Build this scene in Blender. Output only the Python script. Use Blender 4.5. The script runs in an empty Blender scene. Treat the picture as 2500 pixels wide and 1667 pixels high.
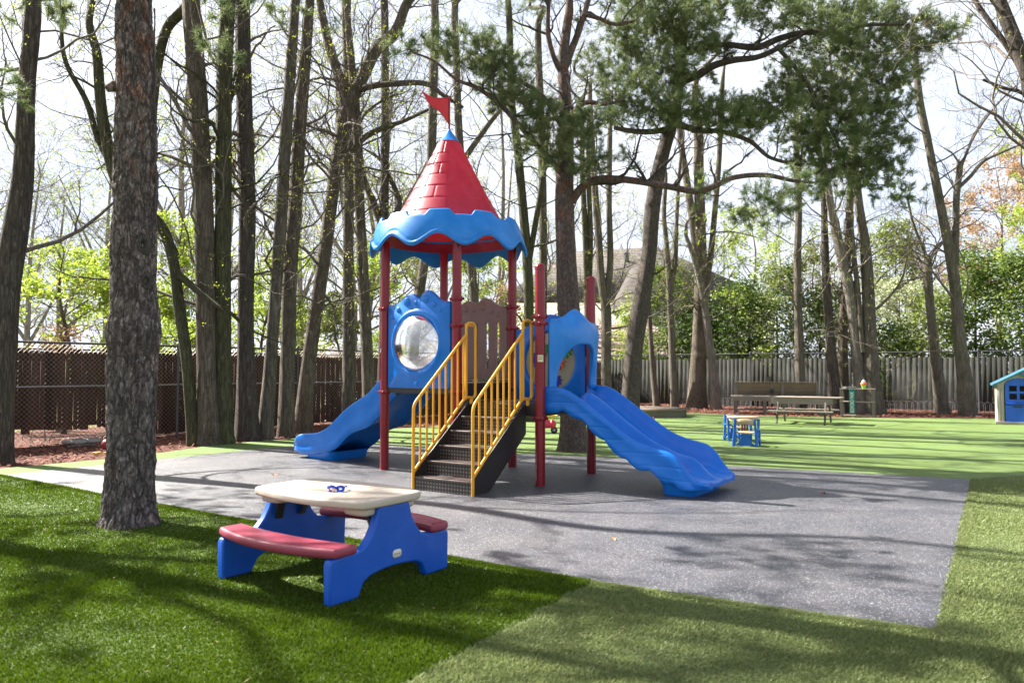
import bpy, math, random
import numpy as np
from math import radians, sin, cos, pi, atan, atan2, sqrt
from mathutils import Vector, Matrix, noise

SC = bpy.context.scene
COL = SC.collection
# ------------------------------------------------------------------ camera model
FP = 1820.0; HZ = 905.0; CH = 1.35; PW, PH = 2500.0, 1667.0
TH = atan((HZ - 833.5) / FP)

def ray(px, py):
    cx = (px - 1250) / FP; cy = (833.5 - py) / FP
    return np.array([cx, cos(TH) - cy * sin(TH), sin(TH) + cy * cos(TH)])

def at(px, py, Y):
    d = ray(px, py); d = d * (Y / d[1]); d[2] += CH
    return d

def G(px, py, z=0.0):
    d = ray(px, py); return d * ((z - CH) / d[2]) + np.array([0, 0, CH])

# ------------------------------------------------------------------ mesh builder
ORG = {}

class MB:
    def __init__(s):
        s.V = []; s.n = 0; s.F = []; s.Q = []; s.T = []; s.mi = []; s.cur = 0
        s.Qm = []; s.Tm = []
    def add(s, verts, faces):
        v = np.asarray(verts, dtype=float).reshape(-1, 3)
        b = s.n; s.V.append(v); s.n += len(v)
        for f in faces:
            s.F.append([i + b for i in f]); s.mi.append(s.cur)
        return b
    def quads(s, verts, q):
        v = np.asarray(verts, dtype=float).reshape(-1, 3)
        q = np.asarray(q, dtype=np.int64)
        s.V.append(v); s.Q.append(q + s.n); s.Qm.append(np.full(len(q), s.cur)); s.n += len(v)
    def tris(s, verts, t):
        v = np.asarray(verts, dtype=float).reshape(-1, 3)
        t = np.asarray(t, dtype=np.int64)
        s.V.append(v); s.T.append(t + s.n); s.Tm.append(np.full(len(t), s.cur)); s.n += len(v)
    def box(s, c, size, rz=0.0, M=None):
        hx, hy, hz = [k / 2 for k in size]
        v = np.array([(x, y, z) for x in (-hx, hx) for y in (-hy, hy) for z in (-hz, hz)])
        if M is not None: v = v @ np.array(M).T
        if rz:
            R = np.array([[cos(rz), -sin(rz), 0], [sin(rz), cos(rz), 0], [0, 0, 1]]); v = v @ R.T
        v = v + np.array(c)
        s.add(v, [(0, 1, 3, 2), (4, 6, 7, 5), (0, 4, 5, 1), (2, 3, 7, 6), (0, 2, 6, 4), (1, 5, 7, 3)])
    def beam(s, p0, p1, w, h, up=(0, 0, 1)):
        p0 = np.array(p0, float); p1 = np.array(p1, float); d = p1 - p0; L = np.linalg.norm(d); d /= L
        up = np.array(up, float); sd = np.cross(d, up); sd /= np.linalg.norm(sd); u2 = np.cross(sd, d)
        v = [p + a * sd * w / 2 + b * u2 * h / 2 for p in (p0, p1) for a, b in ((-1, -1), (1, -1), (1, 1), (-1, 1))]
        s.add(v, [(3, 2, 1, 0), (4, 5, 6, 7), (0, 1, 5, 4), (1, 2, 6, 5), (2, 3, 7, 6), (3, 0, 4, 7)])
    def grid(s, P, closeu=False, closev=False):
        P = np.asarray(P, float); nu, nv = P.shape[:2]
        idx = np.arange(nu * nv).reshape(nu, nv)
        if closeu: idx = np.vstack([idx, idx[:1]])
        if closev: idx = np.hstack([idx, idx[:, :1]])
        q = np.stack([idx[:-1, :-1], idx[1:, :-1], idx[1:, 1:], idx[:-1, 1:]], -1).reshape(-1, 4)
        s.quads(P.reshape(-1, 3), q)
    def tube(s, pts, r, sides=10, caps=True):
        pts = np.asarray(pts, float); n = len(pts)
        r = np.full(n, r) if np.isscalar(r) else np.asarray(r, float)
        T = np.gradient(pts, axis=0); T /= np.linalg.norm(T, axis=1)[:, None] + 1e-12
        up = np.array([0, 0, 1.0]) if abs(T[0][2]) < 0.9 else np.array([1.0, 0, 0])
        N = np.cross(T[0], up); N /= np.linalg.norm(N)
        rings = []
        for i in range(n):
            N = N - T[i] * (N @ T[i]); N /= np.linalg.norm(N); B = np.cross(T[i], N)
            a = np.arange(sides) * 2 * pi / sides
            rings.append(pts[i] + r[i] * (np.cos(a)[:, None] * N + np.sin(a)[:, None] * B))
        R = np.array(rings); b = s.n
        s.grid(R, closev=True)
        if caps:
            s.F.append([b + k for k in range(sides)][::-1]); s.mi.append(s.cur)
            s.F.append([b + (n - 1) * sides + k for k in range(sides)]); s.mi.append(s.cur)
    def lathe(s, prof, c=(0, 0, 0), seg=24, caps=True, M=None):
        a = np.arange(seg) * 2 * pi / seg
        P = np.array([[(r * cos(t), r * sin(t), z) for t in a] for r, z in prof])
        if M is not None: P = P @ np.array(M).T
        P = P + np.array(c); b = s.n
        s.grid(P, closev=True)
        if caps:
            if prof[0][0] > 1e-5: s.F.append([b + k for k in range(seg)][::-1]); s.mi.append(s.cur)
            if prof[-1][0] > 1e-5: s.F.append([b + (len(prof) - 1) * seg + k for k in range(seg)]); s.mi.append(s.cur)
    def prism(s, outline, frame, d0, d1):
        """outline: 2D pts; frame: (origin, ax, ay, an) maps 2D + depth to 3D"""
        o, ax, ay, an = [np.array(k, float) for k in frame]
        n = len(outline)
        v = [o + ax * p[0] + ay * p[1] + an * d for d in (d0, d1) for p in outline]
        f = [tuple(range(n))[::-1], tuple(range(n, 2 * n))]
        f += [(i, (i + 1) % n, n + (i + 1) % n, n + i) for i in range(n)]
        s.add(v, f)
    def sphere(s, c, r, seg=12, rings=8, sc=(1, 1, 1)):
        pr = [(max(1e-4, sin(pi * k / rings)) * r, -cos(pi * k / rings) * r) for k in range(rings + 1)]
        s.lathe(pr, c, seg, caps=False, M=np.diag(sc))
    def build(s, name, mats, parent=None, smooth=35, bevel=0.0, org=None, seg=2, solid=0.0):
        V = np.concatenate(s.V) if s.V else np.zeros((0, 3))
        if org is None:
            org = ORG.get(parent.name, np.zeros(3)) if parent is not None else np.zeros(3)
        org = np.array(org, float)
        V = V - org
        Q = np.concatenate(s.Q) if s.Q else np.zeros((0, 4), int)
        T = np.concatenate(s.T) if s.T else np.zeros((0, 3), int)
        Qm = np.concatenate(s.Qm) if s.Qm else np.zeros(0, int)
        Tm = np.concatenate(s.Tm) if s.Tm else np.zeros(0, int)
        fl = [len(f) for f in s.F]
        loops = np.concatenate([Q.ravel(), T.ravel(), np.array([i for f in s.F for i in f], dtype=np.int64)])
        tot = np.concatenate([np.full(len(Q), 4), np.full(len(T), 3), np.array(fl, dtype=np.int64)])
        mi = np.concatenate([Qm, Tm, np.array(s.mi, dtype=np.int64)])
        start = np.concatenate([[0], np.cumsum(tot)[:-1]]) if len(tot) else np.zeros(0)
        me = bpy.data.meshes.new(name)
        me.vertices.add(len(V)); me.vertices.foreach_set('co', V.astype(np.float32).ravel())
        me.loops.add(len(loops)); me.loops.foreach_set('vertex_index', loops.astype(np.int32))
        me.polygons.add(len(tot)); me.polygons.foreach_set('loop_start', start.astype(np.int32))
        me.polygons.foreach_set('loop_total', tot.astype(np.int32))
        mats = mats if isinstance(mats, (list, tuple)) else [mats]
        for m in mats: me.materials.append(m)
        me.polygons.foreach_set('material_index', mi.astype(np.int32))
        me.update(calc_edges=True); me.validate()
        if smooth is not None:
            me.shade_smooth()
            if smooth < 180: me.set_sharp_from_angle(angle=radians(smooth))
        o = bpy.data.objects.new(name, me); COL.objects.link(o)
        ORG[o.name] = org
        if parent is not None: o.parent = parent
        else: o.location = org
        if solid:
            md = o.modifiers.new('solid', 'SOLIDIFY'); md.thickness = solid; md.offset = 0
        if bevel:
            md = o.modifiers.new('bevel', 'BEVEL'); md.width = bevel; md.segments = seg; md.limit_method = 'ANGLE'
            md.angle_limit = radians(40); md.harden_normals = False
        return o

def tag(o, label=None, cat=None, group=None, kind=None):
    if label: o['label'] = label
    if cat: o['category'] = cat
    if group: o['group'] = group
    if kind: o['kind'] = kind
    return o

def thing(name, loc, label, cat, group=None, rz=0.0, local=False):
    o = bpy.data.objects.new(name, None); COL.objects.link(o)
    o.empty_display_size = 0.2
    o.location = loc; o.rotation_euler = (0, 0, rz)
    ORG[o.name] = np.zeros(3) if local else np.array(loc, float)
    tag(o, label, cat, group)
    return o

def dup(root, loc, rz, label, group=None):
    r = root.copy(); COL.objects.link(r); r.location = loc; r.rotation_euler = (0, 0, rz); r['label'] = label
    if group: r['group'] = group
    for ch in list(root.children):
        c = ch.copy(); COL.objects.link(c); c.parent = r
        for g in list(ch.children):
            d = g.copy(); COL.objects.link(d); d.parent = c
    return r

# ------------------------------------------------------------------ materials
MATS = {}

def nt(name):
    m = bpy.data.materials.new(name); m.use_nodes = True
    t = m.node_tree; t.nodes.clear(); out = t.nodes.new('ShaderNodeOutputMaterial')
    MATS[name] = m
    return m, t, out

def N(t, typ, **kw):
    n = t.nodes.new(typ)
    for k, v in kw.items():
        if k.startswith('i_'):
            key = k[2:].replace('_', ' ')
            n.inputs[key].default_value = v
        else: setattr(n, k, v)
    return n

def col(c): return (c[0], c[1], c[2], 1.0)

def ramp(t, pts, fac=None):
    r = t.nodes.new('ShaderNodeValToRGB'); e = r.color_ramp.elements
    e[0].position = pts[0][0]; e[0].color = col(pts[0][1])
    e[1].position = pts[-1][0]; e[1].color = col(pts[-1][1])
    for p, c in pts[1:-1]:
        k = e.new(p); k.color = col(c)
    if fac is not None: t.links.new(fac, r.inputs[0])
    return r.outputs[0]

def coords(t, scale=(1, 1, 1), kind='Object'):
    tc = t.nodes.new('ShaderNodeTexCoord'); mp = t.nodes.new('ShaderNodeMapping')
    mp.inputs['Scale'].default_value = scale
    t.links.new(tc.outputs[kind], mp.inputs[0]); return mp.outputs[0]

def noise_(t, vec, scale, detail=4, rough=0.6, dist=0.0):
    n = t.nodes.new('ShaderNodeTexNoise'); n.inputs['Scale'].default_value = scale
    n.inputs['Detail'].default_value = detail; n.inputs['Roughness'].default_value = rough
    n.inputs['Distortion'].default_value = dist
    t.links.new(vec, n.inputs['Vector']); return n.outputs['Fac']

def mixc(t, fac, a, b, mode='MIX'):
    m = t.nodes.new('ShaderNodeMix'); m.data_type = 'RGBA'; m.blend_type = mode
    for k, v in ((0, fac), (6, a), (7, b)):
        if hasattr(v, 'links'): t.links.new(v, m.inputs[k])
        else: m.inputs[k].default_value = v if k == 0 else col(v)
    return m.outputs[2]

def mth(t, op, a, b=None, clamp=False):
    m = t.nodes.new('ShaderNodeMath'); m.operation = op; m.use_clamp = clamp
    for k, v in ((0, a), (1, b)):
        if v is None: continue
        if hasattr(v, 'links'): t.links.new(v, m.inputs[k])
        else: m.inputs[k].default_value = v
    return m.outputs[0]

def principled(t, out, color, rough=0.6, spec=0.5, bump=None, bstr=0.3, bdist=0.01, metal=0.0):
    p = t.nodes.new('ShaderNodeBsdfPrincipled')
    if hasattr(color, 'links'): t.links.new(color, p.inputs['Base Color'])
    else: p.inputs['Base Color'].default_value = col(color)
    if hasattr(rough, 'links'): t.links.new(rough, p.inputs['Roughness'])
    else: p.inputs['Roughness'].default_value = rough
    p.inputs['Specular IOR Level'].default_value = spec; p.inputs['Metallic'].default_value = metal
    if bump is not None:
        b = t.nodes.new('ShaderNodeBump'); b.inputs['Strength'].default_value = bstr; b.inputs['Distance'].default_value = bdist
        t.links.new(bump, b.inputs['Height']); t.links.new(b.outputs[0], p.inputs['Normal'])
    t.links.new(p.outputs[0], out.inputs[0]); return p

def plastic(name, c, rough=0.35, var=0.12, dirt=0.0, bumps=0.0, wave=False):
    m, t, out = nt(name); v = coords(t)
    n1 = noise_(t, v, 3.0, 5); n2 = noise_(t, v, 40.0, 3)
    f = mth(t, 'MULTIPLY', mth(t, 'SUBTRACT', n1, 0.35, True), 2.2, True)
    c2 = tuple(min(1, k * (1 + var) + 0.02 * var * 8) for k in c); c1 = tuple(k * (1 - var) for k in c)
    cc = mixc(t, f, c1, c2)
    if dirt:
        d = ramp(t, [(0.55, (0, 0, 0)), (0.75, (1, 1, 1))], noise_(t, v, 6.0, 8, 0.7))
        g = N(t, 'ShaderNodeRGBToBW'); t.links.new(d, g.inputs[0])
        cc = mixc(t, mth(t, 'MULTIPLY', g.outputs[0], dirt), cc, tuple(0.5 * k + 0.12 for k in c))
    r = mth(t, 'ADD', rough - 0.08, mth(t, 'MULTIPLY', n2, 0.2))
    h = mth(t, 'MULTIPLY', noise_(t, v, 180.0, 2), 0.3)
    if wave:
        w = N(t, 'ShaderNodeTexWave', wave_type='BANDS', bands_direction='Z'); w.inputs['Scale'].default_value = 1.5
        w.inputs['Distortion'].default_value = 3.5; w.inputs['Detail'].default_value = 1.0; w.inputs['Detail Scale'].default_value = 1.5
        t.links.new(coords(t, (0.45, 0.45, 1.6)), w.inputs['Vector'])
        k = mth(t, 'POWER', w.outputs['Fac'], 14.0)
        h = mth(t, 'SUBTRACT', h, mth(t, 'MULTIPLY', k, 1.0))
        principled(t, out, cc, r, 0.4, h, 0.35, 0.01)
    else:
        principled(t, out, cc, r, 0.4, h, 0.12, 0.004)
    return m

def bark(name, c1, c2, c3=None, c3range=(0.55, 0.7), scale=1.0, bump=1.0, moss=None, zorange=None, plates=False, crack=0.45):
    m, t, out = nt(name); v = coords(t, (1, 1, 0.11 if not plates else 0.42))
    a = noise_(t, v, 34 * scale, 8, 0.72, 0.9); fine = noise_(t, coords(t, (1, 1, .5)), 70 * scale, 5, .7)
    nv = N(t, 'ShaderNodeTexNoise'); nv.inputs['Scale'].default_value = 9 * scale; nv.inputs['Detail'].default_value = 7; nv.inputs['Roughness'].default_value = .75
    t.links.new(v, nv.inputs['Vector'])
    mixv = N(t, 'ShaderNodeMix', data_type='VECTOR'); mixv.inputs[0].default_value = 0.16
    t.links.new(v, mixv.inputs[4]); t.links.new(nv.outputs['Color'], mixv.inputs[5])
    def vor(sc, k):
        vo = N(t, 'ShaderNodeTexVoronoi', feature='DISTANCE_TO_EDGE'); vo.inputs['Scale'].default_value = sc
        t.links.new(mixv.outputs[1], vo.inputs['Vector']); return mth(t, 'MULTIPLY', vo.outputs['Distance'], k, True)
    e = mth(t, 'MULTIPLY', vor(21 * scale, 8.0), mth(t, 'ADD', mth(t, 'MULTIPLY', vor(48 * scale, 6.0), .45), .55))
    big = noise_(t, coords(t, (1, 1, 0.5)), 3.2, 6, 0.65)
    cc = mixc(t, ramp(t, [(.30, (0, 0, 0)), (.70, (1, 1, 1))], a), c1, c2)
    cc = mixc(t, mth(t, 'MULTIPLY', ramp(t, [(.45, (0, 0, 0)), (.75, (1, 1, 1))], fine), .5), cc, tuple(min(1, k * 1.25) for k in c2))
    if c3 is not None:
        f = ramp(t, [(c3range[0], (0, 0, 0)), (c3range[1], (1, 1, 1))], noise_(t, coords(t, (1, 1, 0.6)), 9 * scale, 7, 0.75))
        if zorange:
            sx = N(t, 'ShaderNodeSeparateXYZ'); tc = t.nodes.new('ShaderNodeTexCoord'); t.links.new(tc.outputs['Object'], sx.inputs[0])
            zf = mth(t, 'MULTIPLY', mth(t, 'SUBTRACT', sx.outputs['Z'], zorange[0]), 1.0 / (zorange[1] - zorange[0]), True)
            f = mth(t, 'MULTIPLY', f, mth(t, 'ADD', mth(t, 'MULTIPLY', zf, 0.85), 0.15))
        cc = mixc(t, f, cc, c3)
    if moss is not None:
        f = ramp(t, [(0.52, (0, 0, 0)), (0.68, (1, 1, 1))], big)
        cc = mixc(t, mth(t, 'MULTIPLY', f, 0.55), cc, moss)
    cr = mth(t, 'ADD', mth(t, 'MULTIPLY', e, 1 - crack), crack)
    cc = mixc(t, 1.0, cc, cr, 'MULTIPLY')
    h = mth(t, 'ADD', mth(t, 'MULTIPLY', e, 0.7), mth(t, 'MULTIPLY', a, 0.8))
    principled(t, out, cc, 0.88, 0.25, h, bump, 0.025)
    return m

def leafmat(name, c1, c2, trans=0.4, scale=9.0, rough=0.5):
    m, t, out = nt(name); v = coords(t)
    f = ramp(t, [(0.35, (0, 0, 0)), (0.65, (1, 1, 1))], noise_(t, v, scale, 3))
    cc = mixc(t, f, c1, c2)
    d = N(t, 'ShaderNodeBsdfPrincipled'); d.inputs['Roughness'].default_value = rough; d.inputs['Specular IOR Level'].default_value = 0.3
    t.links.new(cc, d.inputs['Base Color'])
    tr = N(t, 'ShaderNodeBsdfTranslucent'); t.links.new(cc, tr.inputs['Color'])
    mx = N(t, 'ShaderNodeMixShader'); mx.inputs[0].default_value = trans
    t.links.new(d.outputs[0], mx.inputs[1]); t.links.new(tr.outputs[0], mx.inputs[2]); t.links.new(mx.outputs[0], out.inputs[0])
    return m

def wood(name, c1, c2, axis=(8, 8, 0.6), rough=0.85, plank=None, bump=0.4, dark=None):
    m, t, out = nt(name); v = coords(t, axis)
    a = noise_(t, v, 6.0, 6, 0.7, 0.4); b = noise_(t, coords(t), 2.0, 3)
    cc = mixc(t, a, c1, c2)
    cc = mixc(t, mth(t, 'MULTIPLY', b, 0.5), cc, dark if dark else tuple(k * 0.55 for k in c1))
    if plank:
        wn = N(t, 'ShaderNodeTexWhiteNoise', noise_dimensions='1D')
        tc = t.nodes.new('ShaderNodeTexCoord'); dt = N(t, 'ShaderNodeVectorMath', operation='DOT_PRODUCT')
        t.links.new(tc.outputs['Object'], dt.inputs[0]); dt.inputs[1].default_value = plank[0]
        fl = mth(t, 'FLOOR', mth(t, 'ADD', mth(t, 'MULTIPLY', dt.outputs['Value'], 1.0 / plank[1]), plank[2]))
        t.links.new(fl, wn.inputs['W'])
        g = mth(t, 'ADD', mth(t, 'MULTIPLY', wn.outputs['Value'], 0.75), 0.6)
        cc = mixc(t, 1.0, cc, g, 'MULTIPLY')
    principled(t, out, cc, rough, 0.3, a, bump, 0.006)
    return m

def simple(name, c, rough=0.6, metal=0.0, spec=0.5):
    m, t, out = nt(name); v = coords(t)
    n = noise_(t, v, 14.0, 4)
    principled(t, out, mixc(t, n, tuple(k * 0.8 for k in c), tuple(min(1, k * 1.2) for k in c)), rough, spec, None, metal=metal)
    return m

# ------------------------------------------------------------------ world, sun, camera
SUN_AZ = atan2(0.47, -0.88)      # math angle of the direction towards the sun (back left)
SUN_EL = radians(43)
world = bpy.data.worlds.new('World'); SC.world = world; world.use_nodes = True
wt = world.node_tree; wt.nodes.clear()
wo = wt.nodes.new('ShaderNodeOutputWorld'); bg = wt.nodes.new('ShaderNodeBackground'); sk = wt.nodes.new('ShaderNodeTexSky')
sk.sky_type = 'NISHITA'; sk.sun_disc = False; sk.sun_elevation = SUN_EL; sk.sun_rotation = pi / 2 - SUN_AZ
sk.dust_density = 6.0; sk.air_density = 1.0; sk.ozone_density = 1.0; sk.altitude = 100
bg.inputs['Strength'].default_value = 0.050
# thin bright veil of haze and cloud low over the horizon, by direction in the sky
_tc = wt.nodes.new('ShaderNodeTexCoord'); _sx = wt.nodes.new('ShaderNodeSeparateXYZ'); wt.links.new(_tc.outputs['Generated'], _sx.inputs[0])
_el = ramp(wt, [(0.0, (1, 1, 1)), (.42, (.9, .9, .9)), (.70, (.25, .25, .25))], _sx.outputs['Z'])
_mp = wt.nodes.new('ShaderNodeMapping'); _mp.inputs['Scale'].default_value = (1, 1, 2.5); wt.links.new(_tc.outputs['Generated'], _mp.inputs[0])
_cl = ramp(wt, [(.36, (0, 0, 0)), (.58, (1, 1, 1))], noise_(wt, _mp.outputs[0], 2.6, 7, .6, .3))
_vc = mixc(wt, _cl, (4.8, 5.4, 6.7), (5.7, 6.0, 6.6))
_sum = mixc(wt, _el, sk.outputs[0], _vc)
wt.links.new(_sum, bg.inputs[0]); wt.links.new(bg.outputs[0], wo.inputs[0])
sun = bpy.data.lights.new('sun', 'SUN'); sun.energy = 5.0; sun.angle = radians(0.53); sun.color = (1.0, 0.94, 0.85)
so = bpy.data.objects.new('sun', sun); COL.objects.link(so)
sd = Vector((cos(SUN_AZ) * cos(SUN_EL), sin(SUN_AZ) * cos(SUN_EL), sin(SUN_EL)))
so.rotation_euler = sd.to_track_quat('Z', 'Y').to_euler(); so.location = (0, 0, 20)
cam = bpy.data.cameras.new('camera'); co = bpy.data.objects.new('camera', cam); COL.objects.link(co)
cam.sensor_width = 36; cam.sensor_fit = 'HORIZONTAL'; cam.lens = FP / 2500 * 36
co.location = (0, 0, CH); co.rotation_euler = (pi / 2 + TH, 0, 0); cam.clip_end = 2000; cam.clip_start = 0.05
cam.dof.use_dof = True; cam.dof.focus_distance = 9.6; cam.dof.aperture_fstop = 2.6
SC.camera = co
SC.view_settings.view_transform = 'Standard'; SC.view_settings.look = 'None'
SC.view_settings.exposure = 2.08; SC.view_settings.gamma = 1.0
SC.render.engine = 'CYCLES'
SC.cycles.max_bounces = 6; SC.cycles.diffuse_bounces = 3; SC.cycles.glossy_bounces = 3
SC.cycles.transmission_bounces = 4; SC.cycles.transparent_max_bounces = 8; SC.cycles.sample_clamp_indirect = 4.0
try: SC.cycles.use_denoising = True
except Exception: pass
# ================================================================== PLAYGROUND STRUCTURE
M_BLUE = plastic('blue_plastic', (0.000, 0.165, 0.620), 0.34, 0.10, 0.12)
M_BLUES = plastic('blue_slide_plastic', (0.000, 0.145, 0.610), 0.30, 0.10, 0.22)
M_BLUEW = plastic('blue_wavy_plastic', (0.000, 0.160, 0.630), 0.33, 0.10, 0.12, wave=True)
M_SKY = plastic('light_blue_plastic', (0.002, 0.200, 0.640), 0.36, 0.14, 0.25)
M_RED = plastic('dark_red_paint', (0.210, 0.006, 0.016), 0.28, 0.10, 0.05)
M_CONE = plastic('faded_red_plastic', (0.400, 0.018, 0.055), 0.40, 0.16, 0.25)
_t = M_CONE.node_tree; _o = [n for n in _t.nodes if n.type == 'OUTPUT_MATERIAL'][0]; _p = _o.inputs[0].links[0].from_node
_tl = _t.nodes.new('ShaderNodeBsdfTranslucent'); _tl.inputs[0].default_value = (.98, .045, .035, 1); _mx = _t.nodes.new('ShaderNodeMixShader'); _mx.inputs[0].default_value = .30
_t.links.new(_p.outputs[0], _mx.inputs[1]); _t.links.new(_tl.outputs[0], _mx.inputs[2]); _t.links.new(_mx.outputs[0], _o.inputs[0])
M_YEL = plastic('yellow_paint', (0.720, 0.350, 0.018), 0.38, 0.08, 0.20)
M_BROWN = plastic('brown_plastic', (0.200, 0.130, 0.115), 0.45, 0.10, 0.2)
M_FLAG = plastic('flag_red', (0.560, 0.016, 0.022), 0.45, 0.08)
M_DARK = simple('dark_brown_steel', (0.022, 0.017, 0.017), 0.42)
M_CREAM = simple('cream_sticker', (0.62, 0.58, 0.36), 0.5)

def perforated():
    m, t, out = nt('perforated_steel'); v = coords(t, (1, 1, 1))
    sx = N(t, 'ShaderNodeSeparateXYZ'); t.links.new(v, sx.inputs[0])
    def cell(o, s):
        return mth(t, 'SUBTRACT', mth(t, 'FRACT', mth(t, 'MULTIPLY', o, 1.0 / s)), 0.5)
    a = cell(sx.outputs['X'], 0.042); b = cell(sx.outputs['Z'], 0.040)
    r = mth(t, 'SQRT', mth(t, 'ADD', mth(t, 'MULTIPLY', a, a), mth(t, 'MULTIPLY', b, b)))
    f = mth(t, 'LESS_THAN', r, 0.27)
    cc = mixc(t, f, (0.018, 0.014, 0.013), (0.13, 0.11, 0.10))  # hole dots painted lighter, standing in for sunlit ground behind the riser
    principled(t, out, cc, 0.4, 0.5, f, -0.5, 0.004); return m
M_PERF = perforated()
M_TREAD = simple('worn_tread', (0.085, 0.062, 0.055), 0.5)

A0 = np.array([-1.742, 10.222, 0.0]); PHI = -0.601; S = 1.257
play = thing('playground_structure', tuple(A0), 'castle playground set with red cone roof, blue slides and yellow stair rails', 'playset', rz=PHI, local=True)

def part(mb, name, mat, parent=play, **k): return mb.build(name, mat, parent, org=(0, 0, 0), **k)

RP = 0.060
posts = {}
def post(u, v, h, collars, label=None, cap=False):
    mb = MB()
    pr = [(RP, -0.05), (RP, h - 0.05)]
    if cap: pr = [(RP, -0.05), (RP, h - 0.07), (RP + .004, h - .068), (RP + .004, h - .045), (RP * .92, h - 0.02), (RP * .6, h - 0.004), (RP * .2, h)]
    else: pr = [(RP, -0.05), (RP, h)]
    mb.lathe(pr, (u, v, 0), 28)
    o = part(mb, 'post', M_RED, smooth=40)
    if label: o['label'] = label
    for z in collars:
        c = MB()
        c.lathe([(RP + .001, -.032), (RP + .009, -.030), (RP + .013, -.014), (RP + .017, 0), (RP + .013, .014), (RP + .009, .030), (RP + .001, .032)], (u, v, z), 28, caps=False)
        for a in (0.4, 2.0, 3.6, 5.2):
            x, y = u + (RP + .022) * cos(a), v + (RP + .022) * sin(a)
            c.sphere((x, y, z), 0.019, 10, 6); 
        c.build('collar', M_RED, o, org=(0, 0, 0), smooth=50)
    return o
pA = post(0, 0, 3.12, (2.20, 1.06))
pB = post(S, 0, 3.12, (2.27, 1.93, 1.08, 0.80))
pC = post(S, S, 3.12, (2.25, 1.95, 1.10, .80))
pD = post(0, S, 3.12, (2.25, 1.08))
pE = post(2 * S, 0, 2.62, (1.99, 1.91, 0.79), 'dark red post with a small cream sticker', True)
pF = post(2 * S, S, 2.60, (1.93, 0.79), None, True)
# stickers
def sticker(par, u, v, z0, z1, a0, a1, mat, name='sticker'):
    mb = MB(); aa = np.linspace(a0, a1, 7)
    P = np.array([[(u + (RP + .0015) * cos(a), v + (RP + .0015) * sin(a), z) for a in aa] for z in (z0, z1)])
    mb.grid(P); mb.build(name, mat, par, org=(0, 0, 0))
sticker(pE, 2 * S, 0, 1.455, 1.535, -1.50, -0.35, M_CREAM)
sticker(pA, 0, 0, 1.60, 1.655, -2.6, -1.9, simple('white_sticker', (.7, .7, .68)))
for k in range(2):
    b = MB(); aa = np.linspace(-1.35, -.55, 6); z = 1.485 + .022 * k
    P = np.array([[(2 * S + (RP + .003) * cos(a), (RP + .003) * sin(a), zz) for a in aa] for zz in (z, z + .006)])
    b.grid(P); b.build('printed_line', simple('ink', (.12, .10, .08)), pE, org=(0, 0, 0))

# decks
def deck(u0, u1, z, label=None):
    mb = MB()
    g = RP
    mb.box(((u0 + u1) / 2, S / 2, z - .015), (u1 - u0 - .02, S - .02, .03))
    for a, b in (((u0 + g, 0), (u1 - g, 0)), ((u0 + g, S), (u1 - g, S))):
        mb.box(((a[0] + b[0]) / 2, a[1], z - .08), (b[0] - a[0], .03, .12))
    for u in (u0 + .0, u1 - .0):
        mb.box((u, S / 2, z - .08), (.026, S - 2 * g, .12))
    for k in range(3):
        mb.box(((u0 + u1) / 2, S * (k + 1) / 4, z - .06), (u1 - u0 - .08, .04, .05))
    return part(mb, 'deck', M_DARK, bevel=.004)
deck(0.0, S - .02, 1.19)
deck(S + .02, 2 * S, 0.955)
mb = MB(); mb.box((S, S / 2, 1.075), (.01, S - 2 * RP - .01, .20)); part(mb, 'step_riser', M_DARK)

# ---- stairs
UL, UR = 1.50, 2.31
VB = -1.06
st = MB()
sto = None
mbL = MB()
outline = [(VB - .01, 0.012), (VB + .30, 0.012), (-.02, .60), (-.012, .93), (-.06, .955), (VB + .02, .20), (VB - .01, .165)]
for u in (UL - .012, UR + .012):
    mbL.prism(outline, ((u - .006, 0, 0), (0, 1, 0), (0, 0, 1), (1, 0, 0)), 0, .012)
stairs = part(mbL, 'stairs', M_DARK, bevel=.003); stairs['label'] = 'dark steel stairs with perforated risers'
run = (-.02 - VB) / 5
for i in range(5):
    z = .16 * (i + 1) - .003; v0 = VB + run * i
    t_ = MB(); t_.box(((UL + UR) / 2, v0 + run / 2 + .008, z - .01), (UR - UL - .004, run + .02, .02))
    t_.build('tread', M_TREAD, stairs, org=(0, 0, 0), bevel=.004)
    r_ = MB(); r_.box(((UL + UR) / 2, v0 + .006, z - .02 - .068), (UR - UL - .006, .006, .134))
    r_.build('riser', M_PERF, stairs, org=(0, 0, 0))
r_ = MB(); r_.box(((UL + UR) / 2, -.022, .865), (UR - UL - .006, .006, .15)); r_.build('riser', M_PERF, stairs, org=(0, 0, 0))

def fillet(pts, r, n=6):
    pts = [np.array(p, float) for p in pts]; out = [pts[0]]
    for i in range(1, len(pts) - 1):
        a, b, c = pts[i - 1], pts[i], pts[i + 1]
        d1 = (a - b) / np.linalg.norm(a - b); d2 = (c - b) / np.linalg.norm(c - b)
        rr = min(r, np.linalg.norm(a - b) * .45, np.linalg.norm(c - b) * .45)
        p, q = b + d1 * rr, b + d2 * rr
        for t in np.linspace(0, 1, n): out.append((1 - t) ** 2 * p + 2 * t * (1 - t) * b + t * t * q)
    out.append(pts[-1]); return np.array(out)

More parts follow.
